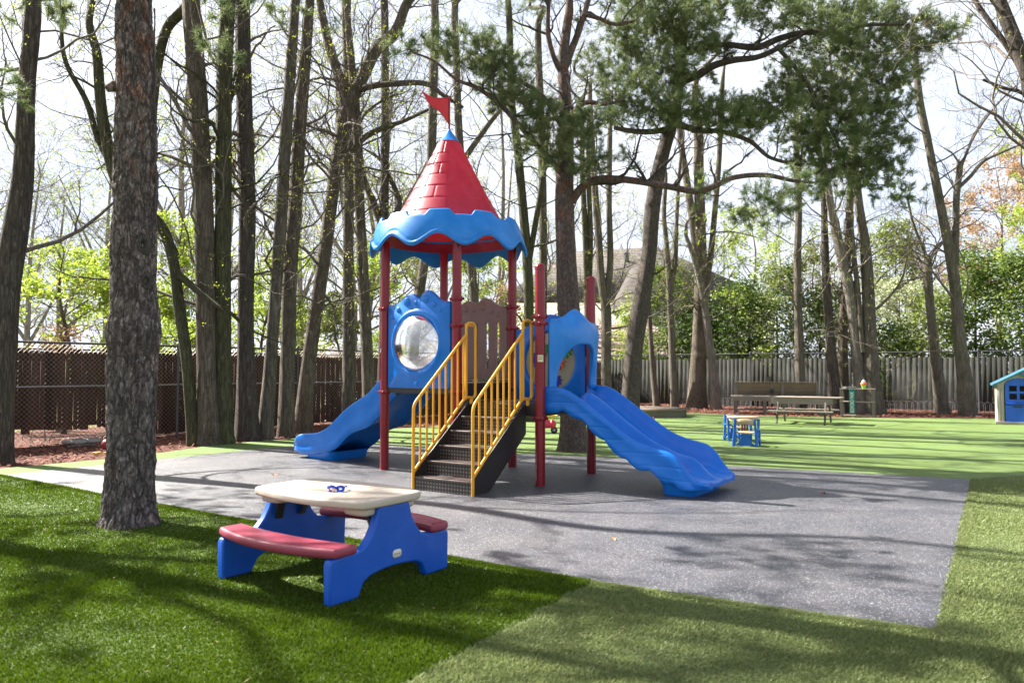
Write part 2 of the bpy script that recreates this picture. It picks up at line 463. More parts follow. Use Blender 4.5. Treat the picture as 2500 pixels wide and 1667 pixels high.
def handrail(u, pu):
    mb = MB(); R = .0185
    ztop = lambda v: .99 + (v - VB) * (1.80 - .99) / (-.09 - VB)
    zbot = lambda v: .20 + (v - VB) * (1.02 - .20) / (-.10 - VB)
    mb.tube(fillet([(u, VB, 0), (u, VB, .965), (u, -.09, ztop(-.09))], .07), R, 12)
    mb.tube(fillet([(u, VB, .20), (u, -.09, zbot(-.09)), (u, .10, 1.0), (u, .10, 1.95), (u, -.09, 1.95), (u, -.09, 1.0)], .08, 8), R, 12)
    k = 8
    for i in range(1, k + 1):
        v = VB + (-.10 - VB) * i / (k + .35)
        mb.tube([(u, v, zbot(v)), (u, v, ztop(v))], .0125, 8)
    mb.tube([(u, .10, 1.93), (pu, .05, 1.93)], R, 12)
    mb.tube([(u, .02, 1.03), (u, .02, .90)], .024, 10)
    o = part(mb, 'handrail', M_YEL, smooth=60); return o
h = handrail(UL - .02, S); h = handrail(UR + .02, 2 * S)

# ---- roof
RC = np.array([S / 2 - .030, S / 2 + .01])
def zz_(r_): return r_
NA, NZ = 260, 150
prof_z = np.linspace(3.14, 4.60, NZ)
def cone_r(z): 
    if z > 3.47: return .145 + (4.575 - z) * .522 + .035 * sin(pi * (4.575 - z) / 1.1) * -.35
    return .145 + (4.575 - 3.47) * .522 + (3.47 - z) * .62
rows = np.array([3.30, 3.47, 3.655, 3.84, 4.02, 4.19, 4.35, 4.575])
P = np.zeros((NZ, NA, 3))
fa = atan2(-(RC[1] - 0) , 0.0)
front = atan2(-1, 0) + 0.0
# direction towards camera in local frame
cw = np.array([0, 0]) - (A0[:2] + np.array([RC[0] * cos(PHI) - RC[1] * sin(PHI), RC[0] * sin(PHI) + RC[1] * cos(PHI)]))
FRONT = atan2(cw[1], cw[0]) - PHI
for i, z in enumerate(prof_z):
    ri = int(np.searchsorted(rows, z)); r = cone_r(z)
    dz = np.min(np.abs(rows - z))
    z0 = rows[ri - 1] if ri > 0 else 3.1; z1 = rows[min(ri, 7)]
    tt = (z - z0) / max(1e-3, z1 - z0)
    off = .003 * (1 - tt) - .008 * math.exp(-(dz / .009) ** 2)
    for j in range(NA):
        a = j * 2 * pi / NA
        ph = (a - FRONT) / (2 * pi) * 10 + (.5 if ri % 2 else 0.0) + .04
        dd = abs(ph - round(ph)) / 10 * 2 * pi * r
        o2 = off - .009 * math.exp(-(dd / .010) ** 2)
        P[i, j] = (RC[0] + (r + o2) * cos(a), RC[1] + (r + o2) * sin(a), z)
mb = MB(); mb.grid(P, closev=True)
# inner skin
Pi = np.array([[(RC[0] + (cone_r(z) - .03) * cos(a), RC[1] + (cone_r(z) - .03) * sin(a), z) for a in np.arange(48) * 2 * pi / 48] for z in np.linspace(3.14, 4.55, 12)])
roof = part(mb, 'roof', M_CONE, smooth=60); roof['label'] = 'faded red cone roof moulded like brick courses'
# inner lining glowing red (translucent plastic let daylight through)
def wave_skirt():
    NU, NV = 300, 44
    O = np.zeros((NU, NV, 3))
    for i in range(NU):
        a = i * 2 * pi / NU; rel = (a - FRONT) * 10  # period 36 deg
        w = cos(rel - radians(10.7) * 10 * (1)) 
        zb = 3.01 - .075 * w
        m = cos(rel + radians(7.3) * 10)
        zt = 3.385 + .05 * max(-1, min(1, m * 3.4 + .35)) * .72
        for j in range(NV):
            t = j / (NV - 1)
            if t < .40:      # outer face bottom->top
                k = t / .40; z = zb + (zt - zb) * k
                kz = max(0, (z - 2.93) / .47); r = 1.092 - .125 * kz ** 1.2 + .018 * sin(pi * min(1, kz))
                d = (z - zb); r += .022 * math.exp(-((d - .035) / .022) ** 2)
                r -= .012 * math.exp(-((d - .075) / .010) ** 2)
            elif t < .46:
                k = (t - .40) / .06; z = zt + .006 * sin(pi * k); kz = (zt - 2.93) / .47; r = 1.092 - .125 * kz ** 1.2 - .04 * k
            elif t < .62:    # ledge inside down to cone
                k = (t - .46) / .16; z = zt - (zt - 3.30) * k ** .6; r = .930 - .11 * k
            elif t < .66:
                k = (t - .62) / .04; z = 3.30 - .03 * k; r = .815 + .03 * k
            else:            # inner face down
                k = (t - .66) / .34; z = 3.27 + (zb - 3.27) * k; r = .845 + (1.075 - .845) * (k ** .55)
            O[i, j] = (RC[0] + r * cos(a), RC[1] + r * sin(a), z)
    b = MB(); b.grid(O, closeu=True, closev=True); return b
sk_ = part(wave_skirt(), 'roof_skirt', M_SKY, smooth=60); sk_['label'] = 'light blue scalloped skirt round the roof'
mb = MB(); mb.lathe([(.158, 4.560), (.150, 4.566), (.05, 4.70), (.022, 4.745), (.012, 4.76)], (RC[0], RC[1], 0), 32)
part(mb, 'finial', M_SKY, smooth=40)
mb = MB(); mb.tube([(RC[0], RC[1], 4.74), (RC[0], RC[1], 5.235)], .014, 10); pole = part(mb, 'flagpole', M_RED)
# pennant : local direction pointing left in the picture
ld = np.array([cos(pi + .35 - PHI), sin(pi + .35 - PHI)])
nd = np.array([-ld[1], ld[0]])
NU, NV = 30, 10; P = np.zeros((NU, NV, 3))
for i in range(NU):
    s = i / (NU - 1)
    top = np.interp(s, [0, .2, .45, .65, .85, 1], [5.20, 5.195, 5.18, 5.195, 5.23, 5.262]); bot = np.interp(s, [0, .15, .3, .45, .6, .75, .88, 1], [4.82, 4.90, 4.965, 5.01, 5.045, 5.10, 5.18, 5.258])
    for j in range(NV):
        k = j / (NV - 1); d = .022 * sin(s * 5.5 + k * .8) * (s ** .5)
        p = RC + ld * (.385 * s + .008) + nd * d
        P[i, j] = (p[0], p[1], bot + (top - bot) * k)
mb = MB(); mb.grid(P); part(mb, 'flag', M_FLAG, smooth=180, solid=.006)

# ---- front bubble panel between posts A and B
def humps(x, w=1.0):
    """top outline of the castle panels, x in 0..1 -> extra height"""
    a = .14 * math.exp(-((x - .36) / .15) ** 2); b = .17 * math.exp(-((x - .66) / .155) ** 2)
    dip = -.055 * math.exp(-((x - .515) / .035) ** 2)
    return max(0, a + b - .01) + dip
def plate(u0, u1, z0, z1, v, cu, cz, rin, th, top=True, fn='xz'):
    """panel with a round hole; camera-facing side at v - th/2"""
    n = 144; ang = np.arange(n) * 2 * pi / n
    outer = []
    for a in ang:
        d = np.array([cos(a), sin(a)]); lo, hi = 0, 3.0
        for _ in range(26):
            m = (lo + hi) / 2; x, z = cu + d[0] * m, cz + d[1] * m
            zt = z1 + (humps((x - u0) / (u1 - u0)) if top else 0)
            if u0 <= x <= u1 and z0 <= z <= zt: lo = m
            else: hi = m
        outer.append((cu + d[0] * lo, cz + d[1] * lo))
    outer = np.array(outer)
    rings = []
    c = np.array([cu, cz]); dirs = np.stack([np.cos(ang), np.sin(ang)], 1)
    def ring(p2, vv): return np.stack([p2[:, 0], np.full(n, vv), p2[:, 1]], 1)
    inset = outer - .012 * (outer - c) / np.linalg.norm(outer - c, axis=1)[:, None]
    rings.append(ring(outer, v + th / 2)); rings.append(ring(outer, v - th / 2 + .010)); rings.append(ring(inset, v - th / 2))
    R1 = rin + .075
    def rr(r): return c + dirs * np.minimum(r, np.linalg.norm(inset - c, axis=1) * .985)[:, None]
    rings.append(ring(rr(R1 + .012), v - th / 2)); rings.append(ring(rr(R1), v - th / 2 - .006))
    rings.append(ring(rr(R1 - .02), v - th / 2 - .022)); rings.append(ring(rr(rin + .03), v - th / 2 - .026)); rings.append(ring(rr(rin + .008), v - th / 2 - .010))
    rings.append(ring(c + dirs * rin, v - th / 2 + .010)); rings.append(ring(c + dirs * rin, v + th / 2)); 
    mb = MB(); mb.grid(np.array(rings + [rings[0]]), closev=True)
    return mb
V0 = -.005
cu, cz = .60, 1.715
mb = plate(.082, 1.165, 1.118, 2.245, V0, cu, cz, .375, .055)
for (x, z, r) in ((.155, 2.075, .032), (.275, 2.17, .040), (.425, 2.27, .058), (.585, 2.245, .036), (.76, 2.295, .058), (.90, 2.215, .043), (1.01, 2.145, .034), (.60, 1.185, .036)):
    mb.sphere((x, V0 - .0265, z), r, 18, 10, (1, .38, 1))
bp = part(mb, 'bubble_panel', M_BLUE, smooth=50); bp['label'] = 'bright blue panel with a clear bubble window'
m, t, out = nt('clear_bubble'); v = coords(t)
f = ramp(t, [(.35, (0, 0, 0)), (.75, (1, 1, 1))], noise_(t, v, 3.5, 6, .7, .6))
g = N(t, 'ShaderNodeBsdfGlossy'); g.inputs['Roughness'].default_value = .14; g.inputs['Color'].default_value = (.95, .97, 1, 1)
d = N(t, 'ShaderNodeBsdfDiffuse'); d.inputs['Color'].default_value = (.78, .81, .85, 1)
tp = N(t, 'ShaderNodeBsdfTransparent'); tp.inputs['Color'].default_value = (.93, .95, .97, 1)
tl = N(t, 'ShaderNodeBsdfTranslucent'); tl.inputs['Color'].default_value = (.85, .86, .86, 1)
a1 = N(t, 'ShaderNodeMixShader'); a1.inputs[0].default_value = .5; t.links.new(d.outputs[0], a1.inputs[1]); t.links.new(tl.outputs[0], a1.inputs[2])
a2 = N(t, 'ShaderNodeMixShader'); bw = N(t, 'ShaderNodeRGBToBW'); t.links.new(f, bw.inputs[0])
t.links.new(mth(t, 'ADD', mth(t, 'MULTIPLY', bw.outputs[0], .55), .38), a2.inputs[0]); t.links.new(tp.outputs[0], a2.inputs[1]); t.links.new(a1.outputs[0], a2.inputs[2])
fr = N(t, 'ShaderNodeFresnel'); fr.inputs['IOR'].default_value = 1.4
a3 = N(t, 'ShaderNodeMixShader'); t.links.new(mth(t, 'ADD', fr.outputs[0], .06, True), a3.inputs[0]); t.links.new(a2.outputs[0], a3.inputs[1]); t.links.new(g.outputs[0], a3.inputs[2])
t.links.new(a3.outputs[0], out.inputs[0]); M_BUB = m
mb = MB()
pr = [(.374 * cos(k * pi / 2 / 14), .185 * sin(k * pi / 2 / 14)) for k in range(15)]; pr[-1] = (1e-4, .185)
Mx = np.array([[1, 0, 0], [0, 0, -1], [0, 1, 0]])
mb.lathe(pr, (cu, V0 - .018, cz), 64, caps=False, M=Mx)
part(mb, 'bubble_window', M_BUB, smooth=180)
mb = MB()
for k in range(8):
    a = k * pi / 4 + .2
    mb.sphere((cu + .355 * cos(a), V0 - .045 - .0, cz + .355 * sin(a)), .010, 8, 6)
part(mb, 'bolt', simple('steel', (.45, .45, .45), .3, 1.0)).__setitem__('kind', 'stuff')

# ---- brown slotted panel on the back edge
th = .05; vb = S + .0; u0, u1 = .082, 1.175
def prismXZ(mb, pts, v0, v1): mb.prism(pts, ((0, 0, 0), (1, 0, 0), (0, 0, 1), (0, 1, 0)), v0, v1)
mb = MB()
zt0 = 2.05
top = [(u0 + (u1 - u0) * k / 60, 2.27 + .8 * humps(k / 60)) for k in range(61)]
prismXZ(mb, [(u1, zt0), (u0, zt0)] + top, vb - th / 2, vb + th / 2)
prismXZ(mb, [(u1, 1.235), (u1, 1.36), (u0, 1.36), (u0, 1.235)], vb - th / 2, vb + th / 2)
nb = 6; wbar = (u1 - u0 - 5 * .062) / nb
for k in range(nb):
    a = u0 + k * (wbar + .062)
    prismXZ(mb, [(a, 1.36), (a + wbar, 1.36), (a + wbar, zt0), (a, zt0)], vb - th / 2 + .0005, vb + th / 2 - .0005)
for k in range(nb - 1):   # arched slot ends
    a = u0 + wbar + k * (wbar + .062); c = a + .031
    for zc, sg in ((zt0, 1), (1.36, -1)):
        for s0, s1 in ((a, c), (a + .062, c)):
            pts = [(s0, zc)] + [(c + (s0 - c) * cos(q), zc - sg * .031 + sg * .031 * sin(q)) for q in np.linspace(0, pi / 2, 6)]
            prismXZ(mb, pts, vb - th / 2 + .001, vb + th / 2 - .001)
for (x, z, r) in ((.30, 2.20, .035), (.425, 2.26, .056), (.585, 2.235, .034), (.745, 2.28, .056), (.90, 2.21, .043), (1.02, 2.15, .034)):
    mb.sphere((x, vb - th / 2, z), r, 18, 10, (1, .35, 1))
part(mb, 'slotted_panel', M_BROWN, smooth=40, bevel=.004)

# ---- gear panel on the back edge of the lower deck
cu2, cz2 = 1.886, 1.475
mb = MB()
n = 144; ang = np.arange(n) * 2 * pi / n; c = np.array([cu2, cz2]); outer = []
def ztop2(x):
    k = (x - cu2); return 1.93 + .19 * max(0, cos(min(1, abs(k) / .40) * pi / 2)) 
for a in ang:
    d_ = np.array([cos(a), sin(a)]); lo, hi = 0, 3.
    for _ in range(26):
        mm = (lo + hi) / 2; x, z = c + d_ * mm
        if 1.335 <= x <= 2.44 and .965 <= z <= ztop2(x): lo = mm
        else: hi = mm
    outer.append(c + d_ * lo)
outer = np.array(outer); dirs = np.stack([np.cos(ang), np.sin(ang)], 1); rin = .40
def ring(p2, vv): return np.stack([p2[:, 0], np.full(n, vv), p2[:, 1]], 1)
ins = outer - .012 * (outer - c) / np.linalg.norm(outer - c, axis=1)[:, None]
lim = np.linalg.norm(ins - c, axis=1) * .985
def rr(r): return c + dirs * np.minimum(r, lim)[:, None]
v = S
rs = [ring(outer, v + .028), ring(outer, v - .018), ring(ins, v - .028), ring(rr(rin + .075), v - .028), ring(rr(rin + .05), v - .05), ring(rr(rin + .02), v - .05), ring(rr(rin), v - .03), ring(rr(rin), v + .028)]
mb.grid(np.array(rs + [rs[0]]), closev=True)
part(mb, 'gear_panel', M_BLUE, smooth=50)
m, t, out = nt('scratched_tan_window'); vv = coords(t)
n_ = noise_(t, vv, 22, 6, .7)
d = N(t, 'ShaderNodeBsdfDiffuse'); t.links.new(mixc(t, n_, (.36, .32, .24), (.52, .48, .38)), d.inputs[0])
tl = N(t, 'ShaderNodeBsdfTranslucent'); tl.inputs[0].default_value = (.55, .5, .4, 1); tp = N(t, 'ShaderNodeBsdfTransparent')
a1 = N(t, 'ShaderNodeMixShader'); a1.inputs[0].default_value = .45; t.links.new(d.outputs[0], a1.inputs[1]); t.links.new(tl.outputs[0], a1.inputs[2])
a2 = N(t, 'ShaderNodeMixShader'); a2.inputs[0].default_value = .25; t.links.new(a1.outputs[0], a2.inputs[1]); t.links.new(tp.outputs[0], a2.inputs[2])
t.links.new(a2.outputs[0], out.inputs[0])
mb = MB(); mb.lathe([(.405, -.004), (.405, .004)], (cu2, S + .012, cz2), 48, M=Mx); part(mb, 'window_disc', m)
def gear(u, z, r, mat, teeth=9):
    pts = []
    for k in range(teeth * 4):
        rad = r if k % 4 in (0, 1) else r * .68
        a = k * 2 * pi / (teeth * 4); pts.append((u + rad * cos(a), z + rad * sin(a)))
    b = MB(); prismXZ(b, pts, S - .045, S - .015); part(b, 'gear', mat)
gear(2.14, 1.62, .105, simple('green_gear', (.02, .22, .03), .4)); gear(2.03, 1.47, .115, simple('orange_gear', (.62, .10, .015), .4))
gear(1.70, 1.50, .11, simple('blue_gear', (.01, .03, .35), .4)); gear(1.80, 1.64, .09, MATS['green_gear']); gear(2.0, 1.22, .085, MATS['blue_gear']); gear(1.74, 1.30, .075, MATS['orange_gear'])

# ---- slides
def interp(tab, x):
    xs = [p[0] for p in tab]; ys = [p[1] for p in tab]
    # smooth (cosine-free monotone) interpolation with a small blur
    w = np.array([.1, .15, .25, .25, .15, .1]); o = 0
    for k, wk in zip((-.09, -.055, -.018, .018, .055, .09), w): o += wk * np.interp(x + k, xs, ys)
    return o
def slide(tab, depth, wall, v0, v1, lanes, L, mat, name, scallop, endround, flip=False, label=None, lip=.045, wavy=0):
    """x = distance out from the deck edge"""
    xs = np.concatenate([np.linspace(0, L - .14, 60), L - .14 + .14 * np.sin(np.linspace(0, pi / 2, 14))[1:]])
    rows = []
    for x in xs:
        rail = interp(tab, x); k = x / L
        e = max(0, (x - (L - endround)) / endround); e2 = 1 - sqrt(max(0, 1 - min(1, e) ** 2))
        ins_ = endround * .62 * e2
        a, b = v0 + ins_, v1 - ins_; 
        fl = rail - interp(depth, x); bo = rail - interp(wall, x) 
        sc_ = scallop * (1 - abs(sin(x * pi / .27))) if .1 < k < .85 else 0
        w1 = .028 * sin(x * 9) * wavy
        out = []
        # outer near wall bottom -> rail
        hgt = rail - bo
        out += [(a + .050, bo + sc_), (a + .022, bo + sc_ + .012), (a + .010 , bo + hgt * .30), (a + .016 + .012 * wavy, bo + hgt * .5 + w1), (a + .006, bo + hgt * .72 + w1 * .5)]
        out += [(a + .000, rail - .035), (a + .006, rail - .010), (a + .022, rail), (a + .040, rail - .004), (a + .054, rail - .020)]
        wI = .17 if lanes == 2 else .14
        out += [(a + .075, rail - (rail - fl) * .45), (a + .105, rail - (rail - fl) * .85), (a + wI, fl + .003)]
        mid = (a + b) / 2
        if lanes == 2:
            rk = min(1, max(0, (x - .16) / .16)); hr = (rail - fl) * .78 * sin(rk * pi / 2) * (1 - .25 * k)
            out += [(mid - .16, fl), (mid - .10, fl + hr * .25), (mid - .05, fl + hr * .85), (mid - .015, fl + hr), (mid + .015, fl + hr), (mid + .05, fl + hr * .85), (mid + .10, fl + hr * .25), (mid + .16, fl)]
        else:
            out += [(mid - .1, fl), (mid - .03, fl - .002), (mid + .03, fl - .002), (mid + .1, fl)]
        n1 = out[:13]
        out += [(b - (q[0] - a), q[1]) for q in n1[::-1]]
        out += [(b - .08, bo + sc_ + .02), (mid + .1, min(fl - .035, bo + .10 + sc_)), (mid, min(fl - .035, bo + .10 + sc_)), (mid - .1, min(fl - .035, bo + .10 + sc_)), (a + .08, bo + sc_ + .02)]
        rows.append([(x, p[0], p[1]) for p in out])
    P = np.array(rows)
    if flip: P[:, :, 0] = -P[:, :, 0]; 
    else: P[:, :, 0] = P[:, :, 0] + 2 * S
    mb = MB()
    if flip: P = P[:, ::-1]
    mb.grid(P, closev=True)
    n = P.shape[1]
    if isinstance(mat, list): mb.Qm[-1] = np.tile(np.array([1 if k < 5 else 0 for k in range(n)]), len(P) - 1)
    mb.F.append(list(range(n))[::-1] if True else 0); mb.mi.append(0)
    mb.F.append([(len(P) - 1) * n + k for k in range(n)]); mb.mi.append(0)
    o = part(mb, name, mat, smooth=75)
    if label: o['label'] = label
    return o
d2 = 2 * S
tabR = [(-.1, 1.165), (.08, 1.165), (.28, 1.155), (.45, 1.07), (.58, .98), (.85, .79), (1.15, .60), (1.38, .525), (1.54, .50), (1.64, .47), (1.73, .37), (1.80, .25), (1.88, .185), (2.1, .16)]
depR = [(-.1, .20), (.2, .21), (.5, .20), (1.25, .22), (1.45, .275), (1.6, .265), (1.72, .16), (1.82, .06), (2.0, .02)]
walR = [(-.1, .32), (.25, .31), (.5, .27), (.85, .30), (1.1, .32), (1.38, .30), (1.6, .38), (1.72, .30), (1.82, .14), (1.93, .07), (2.1, .06)]
dslide = slide(tabR, depR, walR, .035, 1.215, 2, 1.97, [M_BLUES, M_BLUEW], 'double_slide', .045, .30, label='blue double slide with wavy grained side', wavy=1)
print('slide')
mb = MB()
P = []
for z, g in ((0.0, .015), (.02, 0.0), (.10, -.004), (.155, -.03)):
    a0, a1, b0, b1 = 2 * S + 1.42 + g, 2 * S + 1.80 - g, .20 + g, 1.05 - g
    r = .09; pts = []
    for cx_, cy_, s0 in ((a1 - r, b0 + r, -pi / 2), (a1 - r, b1 - r, 0), (a0 + r, b1 - r, pi / 2), (a0 + r, b0 + r, pi)):
        for q in np.linspace(0, pi / 2, 6): pts.append((cx_ + r * cos(s0 + q), cy_ + r * sin(s0 + q), z))
    P.append(pts)
mb.grid(np.array(P), closev=True)
mb.build('slide_foot', M_BLUE, dslide, org=(0, 0, 0), smooth=60)
tabL = [(-.2, 1.36), (.0, 1.36), (.12, 1.34), (.32, 1.22), (.53, 1.03), (.73, .935), (.965, .815), (1.17, .665), (1.38, .50), (1.6, .415), (1.9, .39), (2.0, .38), (2.10, .34), (2.16, .25), (2.2, .18), (2.3, .15)]
depL = [(-.2, .19), (.3, .20), (1.6, .24), (1.95, .24), (2.08, .18), (2.17, .05), (2.3, .03)]
walL = [(-.2, .32), (0, .36), (.25, .52), (.5, .50), (.9, .42), (1.2, .45), (1.5, .33), (1.9, .33), (2.05, .30), (2.15, .14), (2.3, .10)]
ls = slide(tabL, depL, walL, .20, 1.06, 1, 2.20, M_BLUE, 'slide', 0, .16, flip=True, label='blue single slide leaving the tower on the far left', wavy=1.0)
mb = MB(); P = []
for z, g in ((0.0, .02), (.02, .0), (.10, -.01), (.145, -.04)):
    a0, a1, b0, b1 = -1.92 + g, -1.30 - g, .26 + g, 1.0 - g; r = .10; pts = []
    for cx_, cy_, s0 in ((a1 - r, b0 + r, -pi / 2), (a1 - r, b1 - r, 0), (a0 + r, b1 - r, pi / 2), (a0 + r, b0 + r, pi)):
        for q in np.linspace(0, pi / 2, 6): pts.append((cx_ + r * cos(s0 + q), cy_ + r * sin(s0 + q), z))
    P.append(pts)
mb.grid(np.array(P), closev=True); mb.build('slide_foot', M_BLUE, ls, org=(0, 0, 0), smooth=60)

# ---- hood over the double slide
def hood():
    ns, ntt = 60, 18
    va, vb_ = .055, 1.195
    W = vb_ - va
    P = np.zeros((ns + 1, ntt + 1, 3))
    for i in range(ns + 1):
        s = i / ns
        # outer edge : up the left side, over the top, down the right side
        if s < .28: k = s / .28; O = (va, 1.12 + (1.945 - 1.12) * k)
        elif s > .72: k = (1 - s) / .28; O = (vb_, 1.12 + (1.945 - 1.12) * k)
        else:
            k = (s - .28) / .44; x = k
            O = (va + W * x, 1.945 + .155 * math.exp(-((x - .53) / .225) ** 2))
        q = s * pi
        # inner opening : tall arch
        Iv = va + W / 2 - (W / 2 - .135) * np.sign(cos(q)) * abs(cos(q)) ** .72
        Iz = 1.12 + (1.68 - 1.12) * sin(q) ** .75
        out = .15 * max(0, sin(q)) ** 1.8
        for j in range(ntt + 1):
            t = j / ntt
            v = O[0] + (Iv - O[0]) * t; z = O[1] + (Iz - O[1]) * t
            bulge = .055 * sin(pi * min(1, t)) ** 1 * max(0, sin(q)) ** 1.2
            u = 2 * S + .085 + out * t ** .8 + bulge * .8 + .018 * sin(pi * t)
            z += bulge * .55
            P[i, j] = (u, v, z)
    mb = MB(); mb.grid(P); return mb
hd = part(hood(), 'slide_hood', M_SKY, smooth=180, solid=.05)
hd['label'] = 'blue arched hood over the slide entrance'
# ================================================================== GROUND, TURF, RUBBER, MULCH
rng = np.random.default_rng(7)
def sheet(name, pts, z, mat, kind='structure', sub=0):
    mb = MB(); mb.add([(p[0], p[1], z) for p in pts], [tuple(range(len(pts)))])
    o = mb.build(name, mat); o['kind'] = kind; return o
def g2(px, py): return tuple(G(px, py)[:2])

m, t, out = nt('soil'); v = coords(t)
cc = mixc(t, noise_(t, v, .35, 6), (.10, .13, .035), (.17, .12, .07)); principled(t, out, cc, .95, .1, noise_(t, v, 9, 6), .6, .03)
mb = MB(); g = []
for i, y in enumerate(np.linspace(-60, 900, 30)):
    g.append([(x, y, -.03) for x in np.linspace(-600, 600, 30)])
mb.grid(np.array(g)[:, ::-1]); gr = mb.build('ground', m); gr['kind'] = 'structure'

m, t, out = nt('rubber'); v = coords(t)
sp = noise_(t, v, 75, 5, .8); sp2 = noise_(t, v, 28, 4, .75); big = noise_(t, v, 1.3, 7, .68)
vo = N(t, 'ShaderNodeTexVoronoi'); vo.inputs['Scale'].default_value = 215; t.links.new(v, vo.inputs['Vector'])
wn = N(t, 'ShaderNodeTexWhiteNoise', noise_dimensions='3D'); t.links.new(vo.outputs['Position'], wn.inputs['Vector'])
glint = mth(t, 'GREATER_THAN', wn.outputs['Value'], .955)
base = mixc(t, ramp(t, [(.38, (0, 0, 0)), (.64, (1, 1, 1))], sp), (.003, .004, .009), (.078, .082, .106))
base = mixc(t, ramp(t, [(.42, (0, 0, 0)), (.68, (1, 1, 1))], big), base, (.088, .084, .090))
base = mixc(t, mth(t, 'MULTIPLY', ramp(t, [(.35, (1, 1, 1)), (.6, (0, 0, 0))], sp2), .5), base, (.025, .027, .035))
base = mixc(t, mth(t, 'MULTIPLY', glint, .70), base, (.66, .66, .70))  # white specks: sparkle of the granules painted into the base colour
h = mth(t, 'ADD', sp, mth(t, 'MULTIPLY', sp2, .7))
principled(t, out, base, .52, 1.0, h, .55, .012); M_RUB = m
def wob(pts, step=.12, amp=.012):
    out = []
    for (x0, y0), (x1, y1) in zip(pts[:-1], pts[1:]):
        L = math.hypot(x1 - x0, y1 - y0); n = max(1, int(L / step)); nx, ny = -(y1 - y0) / L, (x1 - x0) / L
        for i in range(n):
            t_ = i / n; w_ = 0 if i == 0 else amp * (sin(37 * (x0 + (x1 - x0) * t_) + 2) + .6 * sin(91 * (y0 + (y1 - y0) * t_)))
            out.append((x0 + (x1 - x0) * t_ + nx * w_, y0 + (y1 - y0) * t_ + ny * w_))
    return out + [pts[-1]]
E_N = wob([(.489, 4.76), (-.45, 5.37), (-1.95, 6.42), (-3.48, 7.42), (-6.62, 9.62)])
E_M = wob([(2.204, 3.862), (.489, 4.76)]); E_R = wob([(5.723, 9.269), (2.204, 3.862)]); E_S = wob([(-.443, 3.28), (.489, 4.76)], .10, .016)
EDGE = E_M[:-1] + E_N
BACK = [(-4.01, 13.35), (-3.55, 14.1), (-2.67, 13.96), (.11, 12.15), (1.28, 11.74), (3.43, 10.45)] + E_R[:-1]
sheet('rubber_surface', EDGE + BACK, .008, M_RUB)
# dark joint strip along the left edge
def turfmat(name, c1, c2, c3=None, sc=90):
    m, t, out = nt(name); v = coords(t)
    a = noise_(t, v, sc, 3, .7); b = noise_(t, v, .7, 5, .6); d = noise_(t, coords(t, (1, 1, 1)), 14, 5, .7)
    cc = mixc(t, ramp(t, [(.3, (0, 0, 0)), (.7, (1, 1, 1))], a), c1, c2)
    if c3: cc = mixc(t, ramp(t, [(.40, (0, 0, 0)), (.62, (1, 1, 1))], b), cc, c3)
    cc = mixc(t, mth(t, 'MULTIPLY', d, .45), cc, tuple(k * .6 for k in c1))
    principled(t, out, cc, .75, .25, mth(t, 'ADD', a, d), .8, .02); return m
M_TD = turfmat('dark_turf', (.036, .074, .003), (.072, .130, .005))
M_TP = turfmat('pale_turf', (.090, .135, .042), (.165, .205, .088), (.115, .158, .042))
M_TF = turfmat('far_turf', (.105, .180, .048), (.175, .245, .085), (.15, .215, .06), 60)
MULB = [g2(-350, 1178), g2(0, 1143), g2(50, 1139), g2(260, 1120), g2(400, 1104), g2(500, 1089), g2(600, 1079), g2(720, 1070), g2(860, 1056), g2(945, 1047), g2(1053, 1041),
        g2(1250, 1022), g2(1460, 1009), g2(1600, 1008), g2(1708, 1008.5), g2(1827, 1014), g2(2000, 1018), g2(2200, 1020), g2(2430, 1022), g2(2500, 1024), (24, 18)]
far_poly = MULB + [(24, 2), (-16, 2)]
sheet('lawn', far_poly, .001, M_TF)
DARK = E_N + [(-8.2, 10.6), (-14, 13.0), (-14, 1.0), (-1.9, 1.0)] + E_S[:-1]
PALE = E_S[::-1] + [(-1.9, 1.0), (16, 1.0), (16, 14.5), (6.9, 9.85)] + E_R + E_M[1:-1]
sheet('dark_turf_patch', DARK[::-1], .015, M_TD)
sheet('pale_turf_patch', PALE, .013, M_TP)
m, t, out = nt('mulch'); v = coords(t)
vo = N(t, 'ShaderNodeTexVoronoi'); vo.inputs['Scale'].default_value = 38; t.links.new(coords(t, (1, .45, 1)), vo.inputs['Vector'])
cc = mixc(t, noise_(t, v, 45, 5, .7), (.035, .014, .012), (.19, .075, .050)); cc = mixc(t, .5, cc, vo.outputs['Color'], 'SOFT_LIGHT')
principled(t, out, cc, .9, .2, vo.outputs['Distance'], 1.0, .03)
sheet('mulch_bed', [(-16, 5), (30, 5), (30, 23), (5.0, 36), (3, 36), (-16, 10)], -.012, m)

def inpoly(P, poly):
    x, y = P[:, 0], P[:, 1]; c = np.zeros(len(P), bool); n = len(poly); j = n - 1
    for i in range(n):
        xi, yi = poly[i]; xj, yj = poly[j]
        k = ((yi > y) != (yj > y)) & (x < (xj - xi) * (y - yi) / (yj - yi + 1e-12) + xi)
        c ^= k; j = i
    return c

